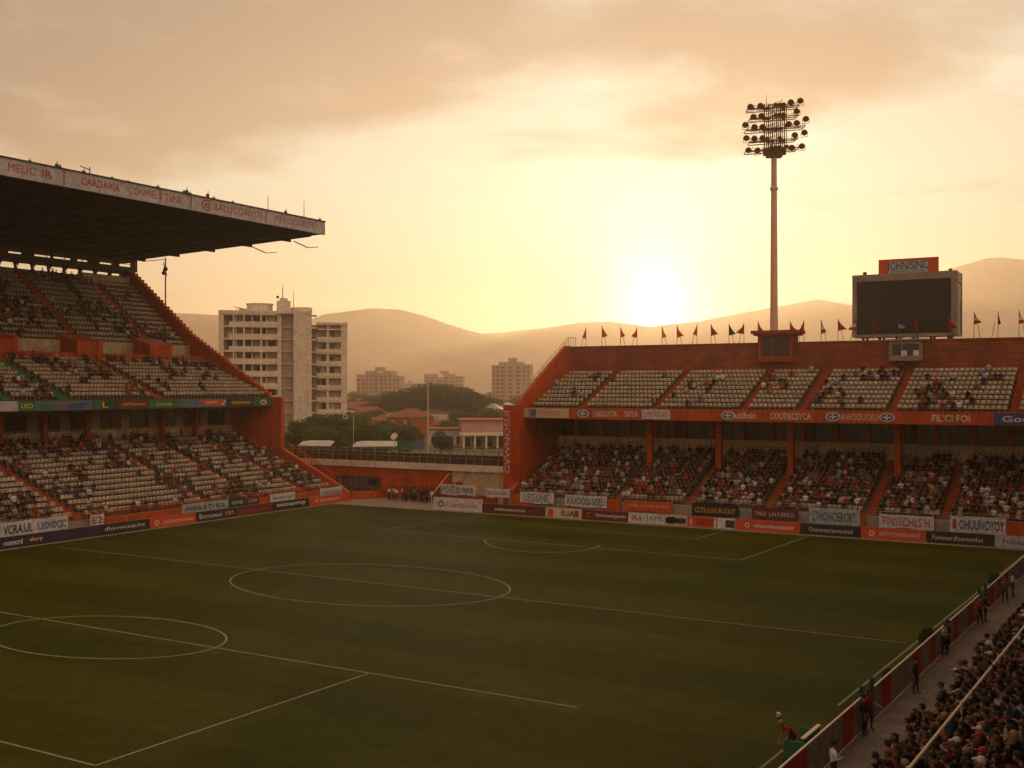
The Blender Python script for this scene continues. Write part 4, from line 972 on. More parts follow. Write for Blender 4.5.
b.prism([(-91.2, 113.4), (-90, 113.7), (-88.6, 114.6), (-87.9, 116), (-87.8, 117.6), (-88.2, 117.6), (-88.3, 116.2), (-89, 115), (-90.2, 114.2), (-91.2, 113.9)], 0, 1.0, lambda a, d, z: (d, z, a)); o = b.build('curved_wall', ['orange'], None)
tag(o, 'low curved orange wall at the end of the roofed stand', 'wall'); o.name = 'corner_wall'
b = MB(); b.box(cx0+1.8, FX0-1.8, 112.3, 112.9, 0, 1.6); o = b.build('corner_wall', ['orange_dark'], None); tag(o, 'low dark orange wall carrying two banners by the corner stair', 'wall')

# ------------------------------------------------------------------ city beyond
def lmesh(mb, nm, mats, parent):            # local coordinates, parent may be rotated
    me = bpy.data.meshes.new(nm); me.from_pydata([tuple(v) for v in mb.v], [], mb.f); me.polygons.foreach_set('material_index', mb.m); return link(nm, me, mats, parent)
def face_cam(px, d, off=0.0):
    x, y = hd(px, d); return (x, y, 0), TH+off
loc, rz = face_cam(266, 262, R(11))
ap = thing('apartment_tower', 'pale twelve-storey apartment tower with balconies and masts beyond the roofed stand', 'apartment tower', loc, rz)
MPP = 262/F; FH = 2.93; NF = 11
def lx(px): return (px-266)*MPP
A0, A1, B0, B1 = lx(220), lx(311), lx(311), lx(346.5)
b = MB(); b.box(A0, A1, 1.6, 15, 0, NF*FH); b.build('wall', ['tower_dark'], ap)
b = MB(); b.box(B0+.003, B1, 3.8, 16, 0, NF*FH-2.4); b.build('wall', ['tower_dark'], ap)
b = MB(); b.box(A0, lx(225), 0, 15.1, 0, NF*FH+.6); b.box(lx(293), lx(306), -.4, 6, 0, NF*FH+.6); b.box(lx(306), A1, -.1, 8, 0, NF*FH+.3); b.box(lx(277), lx(281), .6, 3, 0, NF*FH)
b.box(lx(236), lx(237.2), .5, 2, 0, NF*FH); b.box(lx(252), lx(253), .5, 2, 0, NF*FH); b.box(lx(266), lx(267), .5, 2, 0, NF*FH)
b.box(B1-1.4, B1+.1, 2.6, 16.1, 0, NF*FH-1.9); b.box(lx(326), lx(328.5), 2.7, 5, 0, NF*FH-2.4); b.build('pier', ['tower_white'], ap)
for k in range(NF):
    z = k*FH
    b = MB(); b.box(lx(225)+.003, lx(277)-.003, -.1, 2.4, z+2.55, z+2.93); b.box(lx(230), lx(277)-.003, -.1, .05, z-.0, z+1.0) if k else None
    b.build('balcony', ['tower_white'], ap); b = MB(); b.box(lx(281)+.003, lx(293)-.003, 1.2, 2.4, z+2.6, z+2.8); b.build('landing', ['tower_white'], ap); b = MB()
    b.box(A1, A1+1.2, .6, 3.0, z+2.5, z+2.8); b.box(A1+1.1, A1+1.2, .6, 3.0, z+0.1, z+1.0)
    b.build('balcony', ['tower_white'], ap)
    if k < NF-1:
        b = MB(); b.box(B0+1.3, B1-1.4, 2.5, 4.2, z+2.2, z+2.5); b.box(B0+1.3, B1-1.4, 2.5, 2.6, z-.35 if k else 0, z+.55); b.build('balcony', ['tower_white'], ap)
    for p0 in (243.8, 260.6, 233.8):
        b = MB(); b.box(lx(p0), lx(p0)+.35, -.05, 1.6, z, z+2.55); b.build('balcony_divider', ['tower_white'], ap)
    for j, (p0, p1) in enumerate([(228, 234), (239, 243), (246, 251), (255, 260), (262, 265.5), (268.5, 275)]):
        b = MB(); b.box(lx(p0), lx(p1), 1.5, 1.597, z+.9 if j % 2 else z+.3, z+2.35); b.build('window', [random.choice(('glass', 'glass', 'tower_dark', 'cream', 'steel_dark'))], ap)
    if k < NF-1:
        for p0, p1 in ((316, 319), (321, 325), (330, 334)):
            b = MB(); b.box(lx(p0), lx(p1), 3.7, 3.797, z+.2, z+2.0); b.build('window', [random.choice(('glass', 'glass', 'tower_dark', 'cream'))], ap)
zt = NF*FH
b = MB(); b.box(A0, A1, -.2, 15.2, zt, zt+.7); b.box(B0+1.2, B1+.2, 2.4, 16.2, zt-2.4, zt-1.8); b.build('roof_slab', ['tower_white'], ap)
b = MB(); b.tube((lx(259), 7, zt+.7), (lx(259), 7, zt+2.5), 3.1, n=20); b.tube((lx(259), 7, zt+2.5), (lx(259), 7, zt+2.8), 3.3, n=20); b.box(lx(276), lx(290), 4, 8, zt+.7, zt+3.4); b.box(lx(279), lx(287), 4.5, 7.5, zt+3.4, zt+4.1)
b.tube((lx(301), 6, zt+.7), (lx(301), 6, zt+1.9), 2.6, n=20); b.box(lx(238), lx(248), 5, 9, zt+.7, zt+1.5); b.build('roof_plant', ['tower_white'], ap)
b = MB(); b.tube((lx(282), 6, zt+4.1), (lx(282), 6, zt+7.6), .12, .05, n=6); b.tube((lx(293), 6, zt+.7), (lx(293), 6, zt+6.0), .1, .05, n=6); b.bar((lx(280.5), 6, zt+6.2), (lx(283.5), 6, zt+6.2), .06)
b.bar((lx(233), 5, zt+1.9), (lx(242), 5, zt+1.5), .15); b.bar((lx(236), 5, zt+.7), (lx(236), 5, zt+1.8), .1); b.ball((lx(277), 5, zt+4.4), .35); b.build('aerial', ['steel_dark'], ap)

def block(px0, px1, pytop, d, label, steps, mt='pink_wall', fl=7):
    loc, rz = face_cam((px0+px1)/2, d, R(random.uniform(-12, 12))); o = thing('apartment_block', label, 'apartment block', loc, rz, 'distant apartment blocks')
    w = (px1-px0)/F*d; h = H+(HY-pytop)/F*d; b = MB(); x = -w/2
    for fr, hf, dy in steps:
        b.box(x, x+w*fr, dy, dy+16, 0, h*hf); x += w*fr
    b.build('wall', [mt], o)
    x = -w/2
    for fr, hf, dy in steps:
        n = max(2, int(w*fr/6)); nf = int(h*hf/3.2)
        ww = w*fr*.5/n; wb = MB(); wb.box(-ww/2, ww/2, -.12, -.003, 0, 1.4); wm = bpy.data.meshes.new('window'); wm.from_pydata(wb.v, [], wb.f); wm.materials.append(M['brown_infill'])
        for k in range(nf):
            for i in range(n): g = bpy.data.objects.new('window', wm); COL.objects.link(g); g.parent = o; g.location = (x+w*fr*(i+.5)/n, dy, k*3.2+1.0)
        x += w*fr
    b = MB(); b.box(-w*.08, w*.12, 4, 10, h, h+3.2); b.build('roof_plant', [mt], None).parent = o
    return o
block(355, 399, 371, 900, 'stepped pale apartment block, leftmost of the distant ones beside the tall tower', [(.22, .9, 2), (.18, 1.0, 0), (.24, .96, 3), (.2, 1.0, 1), (.16, .86, 4)])
block(424, 462, 374, 1050, 'wide low distant apartment block behind the big tree mound', [(.3, 1.0, 0), (.2, .9, 3), (.3, 1.0, 1), (.2, .93, 4)])
block(491, 530, 362, 860, 'squarish distant apartment block nearest the open stand end', [(.2, .93, 2), (.6, 1.0, 0), (.2, .95, 2)])
block(536, 552, 383, 1300, 'very faint distant block low behind the sloping rail', [(1, 1.0, 0)])
block(401, 415, 383, 1350, 'small faint distant block between the two wider ones', [(.6, 1.0, 0), (.4, .85, 1)])

# houses
WALLS = [('white', 'tower_white'), ('cream', 'cream'), ('pink', 'pink_wall'), ('grey', 'concrete'), ('brick', 'orange_dark')]
ROOFS = [('red tiled', 'tile'), ('pale sheet', 'tin'), ('grey flat', 'concrete_dark')]
def house_mesh(w, dp, h, flat):
    a = MB(); a.box(-w/2, w/2, 0, dp, 0, h); r = MB()
    if flat: r.box(-w/2-.3, w/2+.3, -.3, dp+.3, h, h+.35); r.box(-w*.2, w*.1, dp*.3, dp*.6, h+.35, h+1.4)
    else:
        e = .5; rh = dp*.22
        r.add([(-w/2-e,-e,h),(w/2+e,-e,h),(w/2+e,dp+e,h),(-w/2-e,dp+e,h),(-w/2+dp*.25,dp/2,h+rh),(w/2-dp*.25,dp/2,h+rh)], [(0,3,2,1),(0,1,5,4),(2,3,4,5),(1,2,5),(3,0,4)])
    wn = MB(); wn.box(-.6, .6, -.08, -.003, 0, 1.3)
    return a, r, wn
HM = {}
def house(px, d, w, dp, h, wi, ri, label, rz=None, key=None):
    loc, r0 = face_cam(px, d, R(random.uniform(-35, 35)) if rz is None else rz)
    o = thing('house', label, 'house', loc, r0, 'houses of the town beyond the open corner')
    k = (round(w), round(dp), round(h), ri == 2)
    if k not in HM:
        meshes = []
        for mb, nm in zip(house_mesh(*k), ('wall', 'roof', 'window')):
            me = bpy.data.meshes.new(nm); me.from_pydata([tuple(v) for v in mb.v], [], mb.f); me.materials.append(None); meshes.append(me)
        HM[k] = meshes
    for me, nm, m_ in zip(HM[k], ('wall', 'roof', 'window'), (WALLS[wi][1], ROOFS[ri][1], 'tower_dark')):
        if nm == 'window':
            if d > 620: continue
            n = max(2, int(k[0]/3.2))
            for fl in range(max(1, int(k[2]/3))):
                for i in range(n):
                    c = bpy.data.objects.new('window', me); COL.objects.link(c); c.parent = o; c.location = (-k[0]/2+k[0]*(i+.5)/n, 0, fl*3+.9); c.material_slots[0].link = 'OBJECT'; c.material_slots[0].material = M['tower_dark']
            continue
        c = bpy.data.objects.new(nm, me); COL.objects.link(c); c.parent = o; c.material_slots[0].link = 'OBJECT'; c.material_slots[0].material = M[m_]
    return o
hs = random.Random(11); cnt = {}
row = 0; d = 330.0
while d < 1500:
    px = 282+hs.uniform(0, 14)
    step = max(7, 15000/d*.5)
    i = 0
    while px < 560:
        if not (d < 420 and px > 455) and not (400 < px < 472 and 400 < d < 540):
            w = hs.choice((9, 12, 16, 22)); dp = hs.choice((8, 11)); h = hs.choice((3, 5, 6, 6))
            if d > 700: w *= 1.3
            wi = hs.choice((0, 0, 1, 2, 2, 3, 4)); ri = hs.choice((0, 0, 0, 1, 2))
            kind = '%s house with a %s roof' % (WALLS[wi][0], ROOFS[ri][0])
            i += 1
            lab = '%s, %s from the tower in the %s street back' % (kind, ordw(i), ordw(row+1))
            house(px+hs.uniform(-3, 3), d+hs.uniform(-.03, .03)*d, w, dp, h, wi, ri, lab)
        px += step*hs.uniform(.75, 1.5)
    d *= 1.13; row += 1
# pink building with a columned front beside the open stand
loc, rz = face_cam(463, 262, R(6)); pb = thing('pavilion', 'flat-roofed pink building with a pale columned front beside the open stand', 'building', loc, rz)
b = MB(); b.box(0, 22, 4, 16, 0, 6.4); b.build('wall', ['pink_wall'], pb)
b = MB(); b.box(-.4, 22.4, 3.6, 16.4, 6.4, 6.9); b.build('roof', ['orange_dark'], pb)
b = MB(); b.box(-.6, 22, 0, 4.2, 3.1, 3.7); b.build('porch_roof', ['tower_white'], pb)
for k in range(8):
    b = MB(); b.box(k*2.7, k*2.7+.4, .2, .6, 0, 3.1); b.build('column', ['tower_white'], pb)
    b = MB(); b.box(k*2.7+.8, k*2.7+2.0, 3.85, 3.997, .3, 2.6); b.build('window', ['glass'], pb)
loc, rz = face_cam(449, 275, R(0)); w2 = thing('shop_building', 'low pale building with dark openings beside the columned pink one', 'building', loc, rz)
b = MB(); b.box(-5, 4, 0, 9, 0, 4); b.build('wall', ['tin'], w2); b = MB(); b.box(-5.3, 4.3, -.3, 9.3, 4, 4.4); b.build('roof', ['tile'], w2)
for k in range(4): b = MB(); b.box(-4.4+k*2.1, -3.2+k*2.1, -.1, -.003, .4, 2.4); b.build('window', ['glass'], w2)
def shed(px0, px1, pyt, pyb, d, label, m_='tin'):
    loc, rz = face_cam((px0+px1)/2, d); w = (px1-px0)/F*d; z1 = H+(HY-pyt)/F*d; z0 = H+(HY-pyb)/F*d
    o = thing('canopy_shelter', label, 'shelter', loc, rz); b = MB()
    b.add([(-w/2, 0, z0), (w/2, 0, z0), (w/2, 5, z0+.6), (-w/2, 5, z0+.6), (-w/2, 0, z0+.12), (w/2, 0, z0+.12), (w/2-.8, 5, z0+.75), (-w/2+1.2, 5, z0+.75)], [(0,3,2,1),(4,5,6,7),(0,1,5,4),(1,2,6,5),(2,3,7,6),(3,0,4,7)]); b.build('roof', [m_], o)
    for sx in (-w/2+.3, 0, w/2-.3):
        b = MB(); b.box(sx-.07, sx+.07, .2, .34, 0, z0); b.build('post', ['steel'], o)
shed(297, 330, 441, 446.5, 175, 'white sheet shelter roof behind the deck railing by the roofed stand')
shed(352, 396, 441, 447, 178, 'long white shelter roof behind the middle of the deck railing')
loc, rz = face_cam(395, 176); o = thing('satellite_dish', 'small white satellite dish on a post above the deck railing', 'satellite dish', loc, rz)
zc_ = H+(HY-437)/F*176
b = MB(); b.tube((0, 0, 0), (0, 0, zc_-.3), .07, n=6); lmesh(b, 'post', ['steel'], o)
b = MB(); b.tube((0, 0, zc_), (-.12, -.22, zc_+.14), .2, .62, n=16); lmesh(b, 'dish', ['white'], o)
for px0, px1, m_, lab in ((397, 411, 'green', 'green hoarding behind the deck railing beside the dish'), (411.5, 425, 'slate', 'slate-blue hoarding behind the deck railing')):
    loc, rz = face_cam((px0+px1)/2, 168); o = thing('hoarding', lab, 'hoarding', loc, rz); w = (px1-px0)/F*168
    b = MB(); b.box(-w/2, w/2, 0, .1, H+(HY-449)/F*168, H+(HY-441)/F*168); lmesh(b, 'panel', [m_], o)
    b = MB(); b.box(-w/2+.1, -w/2+.2, .1, .2, 0, 6.2); b.box(w/2-.2, w/2-.1, .1, .2, 0, 6.2); lmesh(b, 'post', ['steel'], o)

# posts
def pole(name, px, pyt, d, label, r, arm=None):
    loc, rz = face_cam(px, d); o = thing(name, label, 'pole', loc, rz); zt = H+(HY-pyt)/F*d
    b = MB(); b.tube((0, 0, 0), (0, 0, zt), r, r*.6, n=8); b.tube((0, 0, 0), (0, 0, .6), r*1.6, n=8); lmesh(b, 'pole', ['mast'], o)
    if arm: b = MB(); arm(b, zt); lmesh(b, 'arm', ['steel_dark'], o)
def crane_arm(b, z):
    b.bar((0, 0, z-.2), (-3.4, 0, z-.5), .09); b.bar((0, 0, z-1.2), (-.4, 0, z-2.2), .2); b.bar((-.3, 0, z-.6), (.2, 0, z-2.6), .1); b.ball((0, 0, z-1.6), .35); b.ball((-.3, 0, z-2.2), .28)
pole('lamp_post', 165.5, 258, 160, 'thin lamp post with a long arm rising behind the roofed stand', .17, crane_arm)
pole('flood_pole', 428, 384, 205, 'slim pale pole standing alone in the town beyond the open corner', .16)
pole('utility_pole', 353.5, 415, 185, 'short thin pole among the round trees by the apartment tower', .08)

# trees
def tree_meshes(seed, h, r, kind):
    rr = random.Random(seed); t = MB(); th_ = h*.38
    t.tube((0, 0, -.2), (0, 0, th_), h*.028, h*.018, n=8); lobes = []
    for k in range(9):
        a = rr.uniform(0, 6.28); q = rr.uniform(.25, .75)*r; p = (q*math.cos(a), q*math.sin(a), rr.uniform(.42, .86)*h)
        t.tube((0, 0, th_*rr.uniform(.7, 1)), p, h*.014, h*.004, n=5); lobes.append((p, rr.uniform(.3, .5)*r))
    lobes.append(((0, 0, h*.8), r*.5)); lobes.append(((0, 0, h*.55), r*.6))
    V = []; Fc = []
    for (p, q) in lobes:
        for _ in range(int(kind)):
            u = Vector((rr.gauss(0, 1), rr.gauss(0, 1), rr.gauss(0, 1))).normalized(); q2 = q*rr.uniform(.55, 1.08)
            c = Vector(p)+Vector((u.x*q2*1.1, u.y*q2*1.1, u.z*q2*.8)); s = rr.uniform(.16, .34)*(h/7)**.5
            a = Vector((rr.gauss(0, 1), rr.gauss(0, 1), rr.gauss(0, 1))).normalized(); e = a.orthogonal().normalized(); f = a.cross(e)
            k = len(V); V += [c-e*s, c+f*s*.6, c+e*s, c-f*s*.6+a*s*.2]; Fc.append((k, k+1, k+2, k+3))
    tm = bpy.data.meshes.new('trunk'); tm.from_pydata([tuple(v) for v in t.v], [], t.f); tm.materials.append(M['bark'])
    cm = bpy.data.meshes.new('crown'); cm.from_pydata([tuple(v) for v in V], [], Fc)
    return tm, cm
TREES = {}
for s_ in range(4):
    for lf in ('leaf_a', 'leaf_b'):
        tm, cm = tree_meshes(s_, 8.0, 3.9+.5*s_, 330); cm.materials.append(M[lf]); TREES[(s_, lf)] = (tm, cm)
def tree(px, d, hgt, lab, lf='leaf_a', wide=1.0, z=0.0, group='trees in the town beyond the open corner'):
    s_ = random.randrange(4); loc, rz = face_cam(px, d); o = thing('leafy_tree', lab, 'tree', (loc[0], loc[1], z), random.uniform(0, 6.28), group)
    k = hgt/8.0; o.scale = (k*wide, k*wide, k)
    for nm, me in zip(('trunk', 'crown'), TREES[(s_, lf)]): c = bpy.data.objects.new(nm, me); COL.objects.link(c); c.parent = o
NEARTREES = [(292, 205, 6.0, 1), (308, 215, 6.8, 1), (326, 200, 7.0, 1.1), (341, 210, 7.4, 1), (356, 222, 6.4, 1), (367, 205, 7.8, 1.1), (383, 212, 7.8, 1.1), (399, 208, 7.4, 1.1), (408, 220, 6.6, 1), (441, 225, 5.6, .7), (300, 240, 7.5, 1), (318, 245, 8.4, 1), (334, 238, 8, 1), (348, 250, 8.8, 1)]
for i, (px, d, h_, w_) in enumerate(NEARTREES):
    tree(px, d, h_, 'rounded green tree, %s in the line from the apartment tower behind the deck' % ordw(i+1), wide=w_, lf='leaf_a' if i % 3 else 'leaf_b', group='trees behind the deck railing')
def wood(spots, fmt, lf, wide, group):
    for i, (px, d, h_, z_) in enumerate(sorted(spots)): tree(px, d, h_, fmt % ordw(i+1), lf, wide, z=z_, group=group)
L_ = []
for i in range(46):
    px = random.uniform(394, 478); d = random.uniform(410, 550); q = max(0, 1-((px-436)/48.0)**2)*max(0, 1-((d-480)/110)**2); L_.append((px, d, random.uniform(5.5, 11.5), q*5.5-.3))
wood(L_, 'dark green tree on the wooded mound, %s across from its apartment tower side', 'leaf_b', 1.15, 'trees on the wooded mound')
wood([(random.uniform(350, 398), random.uniform(470, 640), random.uniform(7, 10), 0) for _ in range(18)], 'dark tree in the belt before the mound, %s from the apartment tower', 'leaf_b', 1.2, 'trees between tower and mound')
wood([(random.uniform(485, 540), random.uniform(470, 640), random.uniform(7, 10), 0) for _ in range(8)], 'dark tree among houses by the open stand end, %s from the mound', 'leaf_b', 1.2, 'trees by the open stand end')
wood([(random.uniform(350, 560), random.uniform(640, 1300), random.uniform(7, 11), 0) for _ in range(40)], 'small distant tree among the far houses, %s across from the tower', 'leaf_b', 1.3, 'distant trees among the houses')
wood([(random.choice((random.uniform(444, 500), random.uniform(290, 400))), random.uniform(290, 430), random.uniform(4.5, 8), 0) for _ in range(26)], 'street tree among the nearer houses, %s across from the tower', 'leaf_a', 1.0, 'street trees among the houses')
mx_, my_ = hd(436, 480); b = MB(); n = 40; vs = [(mx_, my_, 5.5)]; 
for j in range(1, 7):
    for i in range(n):
        a = 2*math.pi*i/n; q = j/6; r1, r2 = 19*q*1.15, 80*q; cx_, sx_ = math.cos(a)*r1*1.15, math.sin(a)*r2
        vs.append((mx_+cx_*CT-sx_*ST, my_+cx_*ST+sx_*CT, 5.5*(1-q*q)**1.2-.4*(j == 6)))
fsx = [(0, 1+i, 1+(i+1) % n) for i in range(n)]+[(1+(j-1)*n+i, 1+j*n+i, 1+j*n+(i+1) % n, 1+(j-1)*n+(i+1) % n) for j in range(1, 6) for i in range(n)]
b.add(vs, fsx); struct(b.build('terrain_mound', [mat('mound_scrub', (0.05, 0.055, 0.02), 0.95, 0.2, 0.3)], smooth=True))

# ------------------------------------------------------------------ people
def person_mesh(J, B, hands, name, facing=Vector((0, -1, 0))):
    """J: joint -> (x,y,z,r); B: bones (a,b,region); grown as one skinned surface. Faces -Y."""
    names = list(J); idx = {n: i for i, n in enumerate(names)}
    V = [Vector(J[n][:3]) for n in names]; Rr = [J[n][3] for n in names]; E = [(idx[a], idx[b]) for a, b, _ in B]; reg = [(Vector(J[a][:3]), Vector(J[b][:3]), r) for a, b, r in B]
    for hn, (wr, dirv, side) in hands.items():           # palm, four fingers, thumb
        w = Vector(J[wr][:3]); d = Vector(dirv).normalized(); s = d.cross(Vector((0, 0, 1)))
        s = (s if s.length > .1 else Vector((1, 0, 0))).normalized()*side; dn = d.cross(s).normalized()
        if dn.z > 0: dn = -dn
        palm = w+d*.075; V.append(palm); Rr.append(.026); pi = len(V)-1; E.append((idx[wr], pi)); reg.append((w, palm, 0))
        for i, L in enumerate((.068, .078, .072, .056)):
            a = palm+d*.02+s*(.030-.020*i); m_ = a+d*L*.55+dn*.008; e = m_+d*L*.4+dn*.022
            for q, r_ in ((a, .010), (m_, .009), (e, .007)): V.append(q); Rr.append(r_)
            k = len(V); E += [(pi, k-3), (k-3, k-2), (k-2, k-1)]; reg.append((a, e, 0))
        a = w+d*.03+s*.03; m_ = a+d*.03+s*.022; e = m_+d*.03+s*.006
        for q, r_ in ((a, .012), (m_, .011), (e, .008)): V.append(q); Rr.append(r_)
        k = len(V); E += [(idx[wr], k-3), (k-3, k-2), (k-2, k-1)]; reg.append((a, e, 0))
    me = bpy.data.meshes.new(name); me.from_pydata([tuple(v) for v in V], E, []); o = bpy.data.objects.new('tmp', me); COL.objects.link(o)
    sk = o.modifiers.new('s', 'SKIN'); sk.branch_smoothing = .3
    for i, dta in enumerate(me.skin_vertices[0].data): dta.radius = (Rr[i], Rr[i]); dta.use_root = (i == 0)
    su = o.modifiers.new('u', 'SUBSURF'); su.levels = 1
    bpy.context.view_layer.update()
    m2 = bpy.data.meshes.new_from_object(o.evaluated_get(bpy.context.evaluated_depsgraph_get())); bpy.data.objects.remove(o)
    m2.name = name
    hc = Vector(J['head'][:3]); eyes = [hc+Vector((sx*.034, -.095, .005)) for sx in (-1, 1)]; mouth = hc+Vector((0, -.10, -.062))
    mi = []
    for p in m2.polygons:
        c = p.center; best = 9; rg = 0
        for a, b_, r_ in reg:
            ab = b_-a; t = max(0, min(1, (c-a).dot(ab)/max(ab.length_squared, 1e-9))); q = (c-(a+ab*t)).length
            if q < best: best = q; rg = r_
        if min((c-e).length for e in eyes) < .017: rg = 4
        elif (c-mouth).length < .02: rg = 5
        mi.append(rg)
    m2.polygons.foreach_set('material_index', mi); m2.polygons.foreach_set('use_smooth', [True]*len(mi))
    for k in ('skin', 'shirt', 'trousers', 'shoe', 'eye', 'lip'): m2.materials.append(M[k])
    return m2, hc
SK, SH, TR, BO = 0, 1, 2, 3
HEADB = [('chest', 'neck', SH), ('neck', 'jaw', SK), ('jaw', 'head', SK), ('head', 'top', SK), ('head', 'nose', SK), ('head', 'earl', SK), ('head', 'earr', SK)]
def body(hip, chest, lean=0.0, look=(0, 0), knees=None, ankles=None, hands=((.2, -.3, .62), (-.2, -.3, .62)), sleeves=1):
    """hip, chest as (y, z)"""
    hy_, hz_ = hip; cy_, cz_ = chest; lx_ = lean
    up = Vector((lx_, cy_-hy_, cz_-hz_)).normalized(); C = Vector((lx_*.5, cy_, cz_)); N = C+up*.15; Jw = N+up*.07+Vector((look[0]*.3, -.025, 0)); Hd = Jw+Vector((look[0], -.01+look[1], .085)); 
    J = {'pelvis': (0, hy_, hz_, .135), 'waist': tuple(Vector((0, hy_, hz_)).lerp(C, .5))+(.125,), 'chest': tuple(C)+(.145,), 'neck': tuple(N)+(.055,),
         'jaw': tuple(Jw)+(.062,), 'head': tuple(Hd)+(.098,), 'top': tuple(Hd+Vector((0, .015, .06)))+(.075,), 'nose': tuple(Hd+Vector((look[0]*.5, -.118, -.025)))+(.014,),
         'earl': tuple(Hd+Vector((.100, .01, -.01)))+(.015,), 'earr': tuple(Hd+Vector((-.100, .01, -.01)))+(.015,)}
    B = [('pelvis', 'waist', SH), ('waist', 'chest', SH)]+HEADB; H_ = {}
    for i, s in enumerate((1, -1)):
        n = 'lr'[i]; S = C+Vector((s*.185, 0, .05)); hand = Vector(hands[i]); d = (hand-S); L = d.length
        mid = S+d*.48; bend = math.sqrt(max(0, .30**2-(L*.5)**2)) if L < .58 else .02
        el = mid+Vector((s*.5, .5, -.6)).normalized()*bend
        J['sh'+n] = tuple(S)+(.078,); J['el'+n] = tuple(el)+(.048,); J['wr'+n] = tuple(hand)+(.031,)
        J['ua'+n] = tuple(S.lerp(el, .55))+(.058,)
        B += [('chest', 'sh'+n, SH), ('sh'+n, 'ua'+n, SH), ('ua'+n, 'el'+n, SH if sleeves else SK), ('el'+n, 'wr'+n, SK if sleeves < 2 else SH)]
        fd = (hand-el).normalized(); H_['h'+n] = ('wr'+n, tuple(fd), -s)
        J['hp'+n] = (s*.095, hy_+.0, hz_-.02, .098); k = knees[i]; a = ankles[i]
        J['kn'+n] = tuple(k)+(.066,); J['th'+n] = tuple(Vector(J['hp'+n][:3]).lerp(Vector(k), .5))+(.085,); J['an'+n] = tuple(a)+(.042,); J['cf'+n] = tuple(Vector(k).lerp(Vector(a), .35))+(.056,)
        J['to'+n] = (a[0]+s*.02, a[1]-.17, a[2]-.055, .036)
        B += [('pelvis', 'hp'+n, TR), ('hp'+n, 'th'+n, TR), ('th'+n, 'kn'+n, TR), ('kn'+n, 'cf'+n, TR), ('cf'+n, 'an'+n, TR), ('an'+n, 'to'+n, BO)]
    return J, B, H_
def seated(hands, chest=(.06, .95), lean=0.0, look=(0, 0), sp=.13, sleeves=1):
    return body((.08, .50), chest, lean, look, [(sp, -.37, .50), (-sp, -.36, .49)], [(sp+.01, -.36, .10), (-sp-.01, -.33, .10)], hands, sleeves)
def standing(hands, chest=(.0, 1.30), lean=0.0, look=(0, 0), stride=.06, sleeves=1, hip=(0, .92)):
    return body(hip, chest, lean, look, [(.11, -.03-stride*.6, .50), (-.11, -.03+stride*.3, .50)], [(.12, -stride, .10), (-.12, stride, .10)], hands, sleeves)
SEATED = [seated(((.13, -.28, .62), (-.13, -.28, .62))), seated(((.05, -.26, .70), (-.04, -.28, .72)), chest=(-.10, .92), look=(.02, -.02)),
          seated(((.16, -.30, .60), (-.05, -.20, 1.14)), chest=(-.02, .94), look=(-.02, -.01), sleeves=0), seated(((.06, -.33, 1.02), (-.05, -.33, 1.02)), chest=(.0, .96), sleeves=2),
          seated(((.20, -.25, .60), (-.22, -.22, .60)), chest=(.1, .95), lean=.07, look=(.04, 0), sp=.17), seated(((.32, -.12, 1.50), (-.14, -.28, .62)), chest=(.03, .97), lean=-.03),
          seated(((.10, -.30, .60), (-.10, -.30, .60)), chest=(-.16, .88), look=(0, -.03), sleeves=2)]
STAND = [standing(((.27, -.05, .80), (-.27, -.03, .80)), sleeves=1), standing(((.12, -.26, 1.12), (-.12, -.26, 1.14)), sleeves=2), standing(((.26, -.16, .86), (-.27, .12, .86)), stride=.2),
         standing(((.30, -.34, 1.05), (-.24, -.05, .82)), look=(.03, -.01), sleeves=0), standing(((.22, .0, .95), (-.2, -.35, 1.2)), chest=(-.05, 1.28), sleeves=1)]
BEND = [body((.22, .72), (-.12, 1.0), 0, (0, -.06), [(.14, -.12, .44), (-.14, .02, .42)], [(.15, -.05, .10), (-.15, .18, .10)], ((.12, -.36, .55), (-.1, -.38, .52)), 1)]
TPL = {}
for k, lst in (('sit', SEATED), ('stand', STAND), ('bend', BEND)):
    for i, (J, B, H_) in enumerate(lst): TPL[(k, i)] = person_mesh(J, B, H_, 'person')
def hair_mesh(style, seed):
    rr = random.Random(seed); bm = bmesh.new(); bmesh.ops.create_icosphere(bm, subdivisions=3, radius=1.0)
    for v in bm.verts:
        c = v.co.copy(); n = 1+.05*math.sin(c.x*9+seed)*math.sin(c.y*8)*math.cos(c.z*7)+rr.uniform(-.02, .02)
        z = c.z; k = 1.0
        if style == 'long' and z < .1 and c.y > -.3: z = z*1.9; k = .95
        v.co = Vector((c.x*.112*n*k, c.y*.125*n*k+.012, z*.125*n+.03))
    lim = {'short': -.015, 'long': -.5, 'cap': .02, 'bun': -.02}[style]
    dl = [v for v in bm.verts if (v.co.y < -.045 and v.co.z < .055) or (v.co.z < lim and v.co.y < .06) or (v.co.z < -.05 and style != 'long')]
    bmesh.ops.delete(bm, geom=dl, context='VERTS')
    if style == 'bun':
        r = bmesh.ops.create_icosphere(bm, subdivisions=2, radius=.05); bmesh.ops.translate(bm, verts=r['verts'], vec=(0, .13, .09))
    if style == 'cap':
        vs = [bm.verts.new(p) for p in ((-.08, -.10, .065), (.08, -.10, .065), (.06, -.20, .05), (-.06, -.20, .05), (-.08, -.10, .055), (.08, -.10, .055), (.06, -.20, .042), (-.06, -.20, .042))]
        for f in ((0, 3, 2, 1), (4, 5, 6, 7), (0, 1, 5, 4), (1, 2, 6, 5), (2, 3, 7, 6), (3, 0, 4, 7)): bm.faces.new([vs[i] for i in f])
    me = bpy.data.meshes.new('hair'); bm.to_mesh(me); bm.free(); me.materials.append(M['hair']); me.polygons.foreach_set('use_smooth', [True]*len(me.polygons)); return me
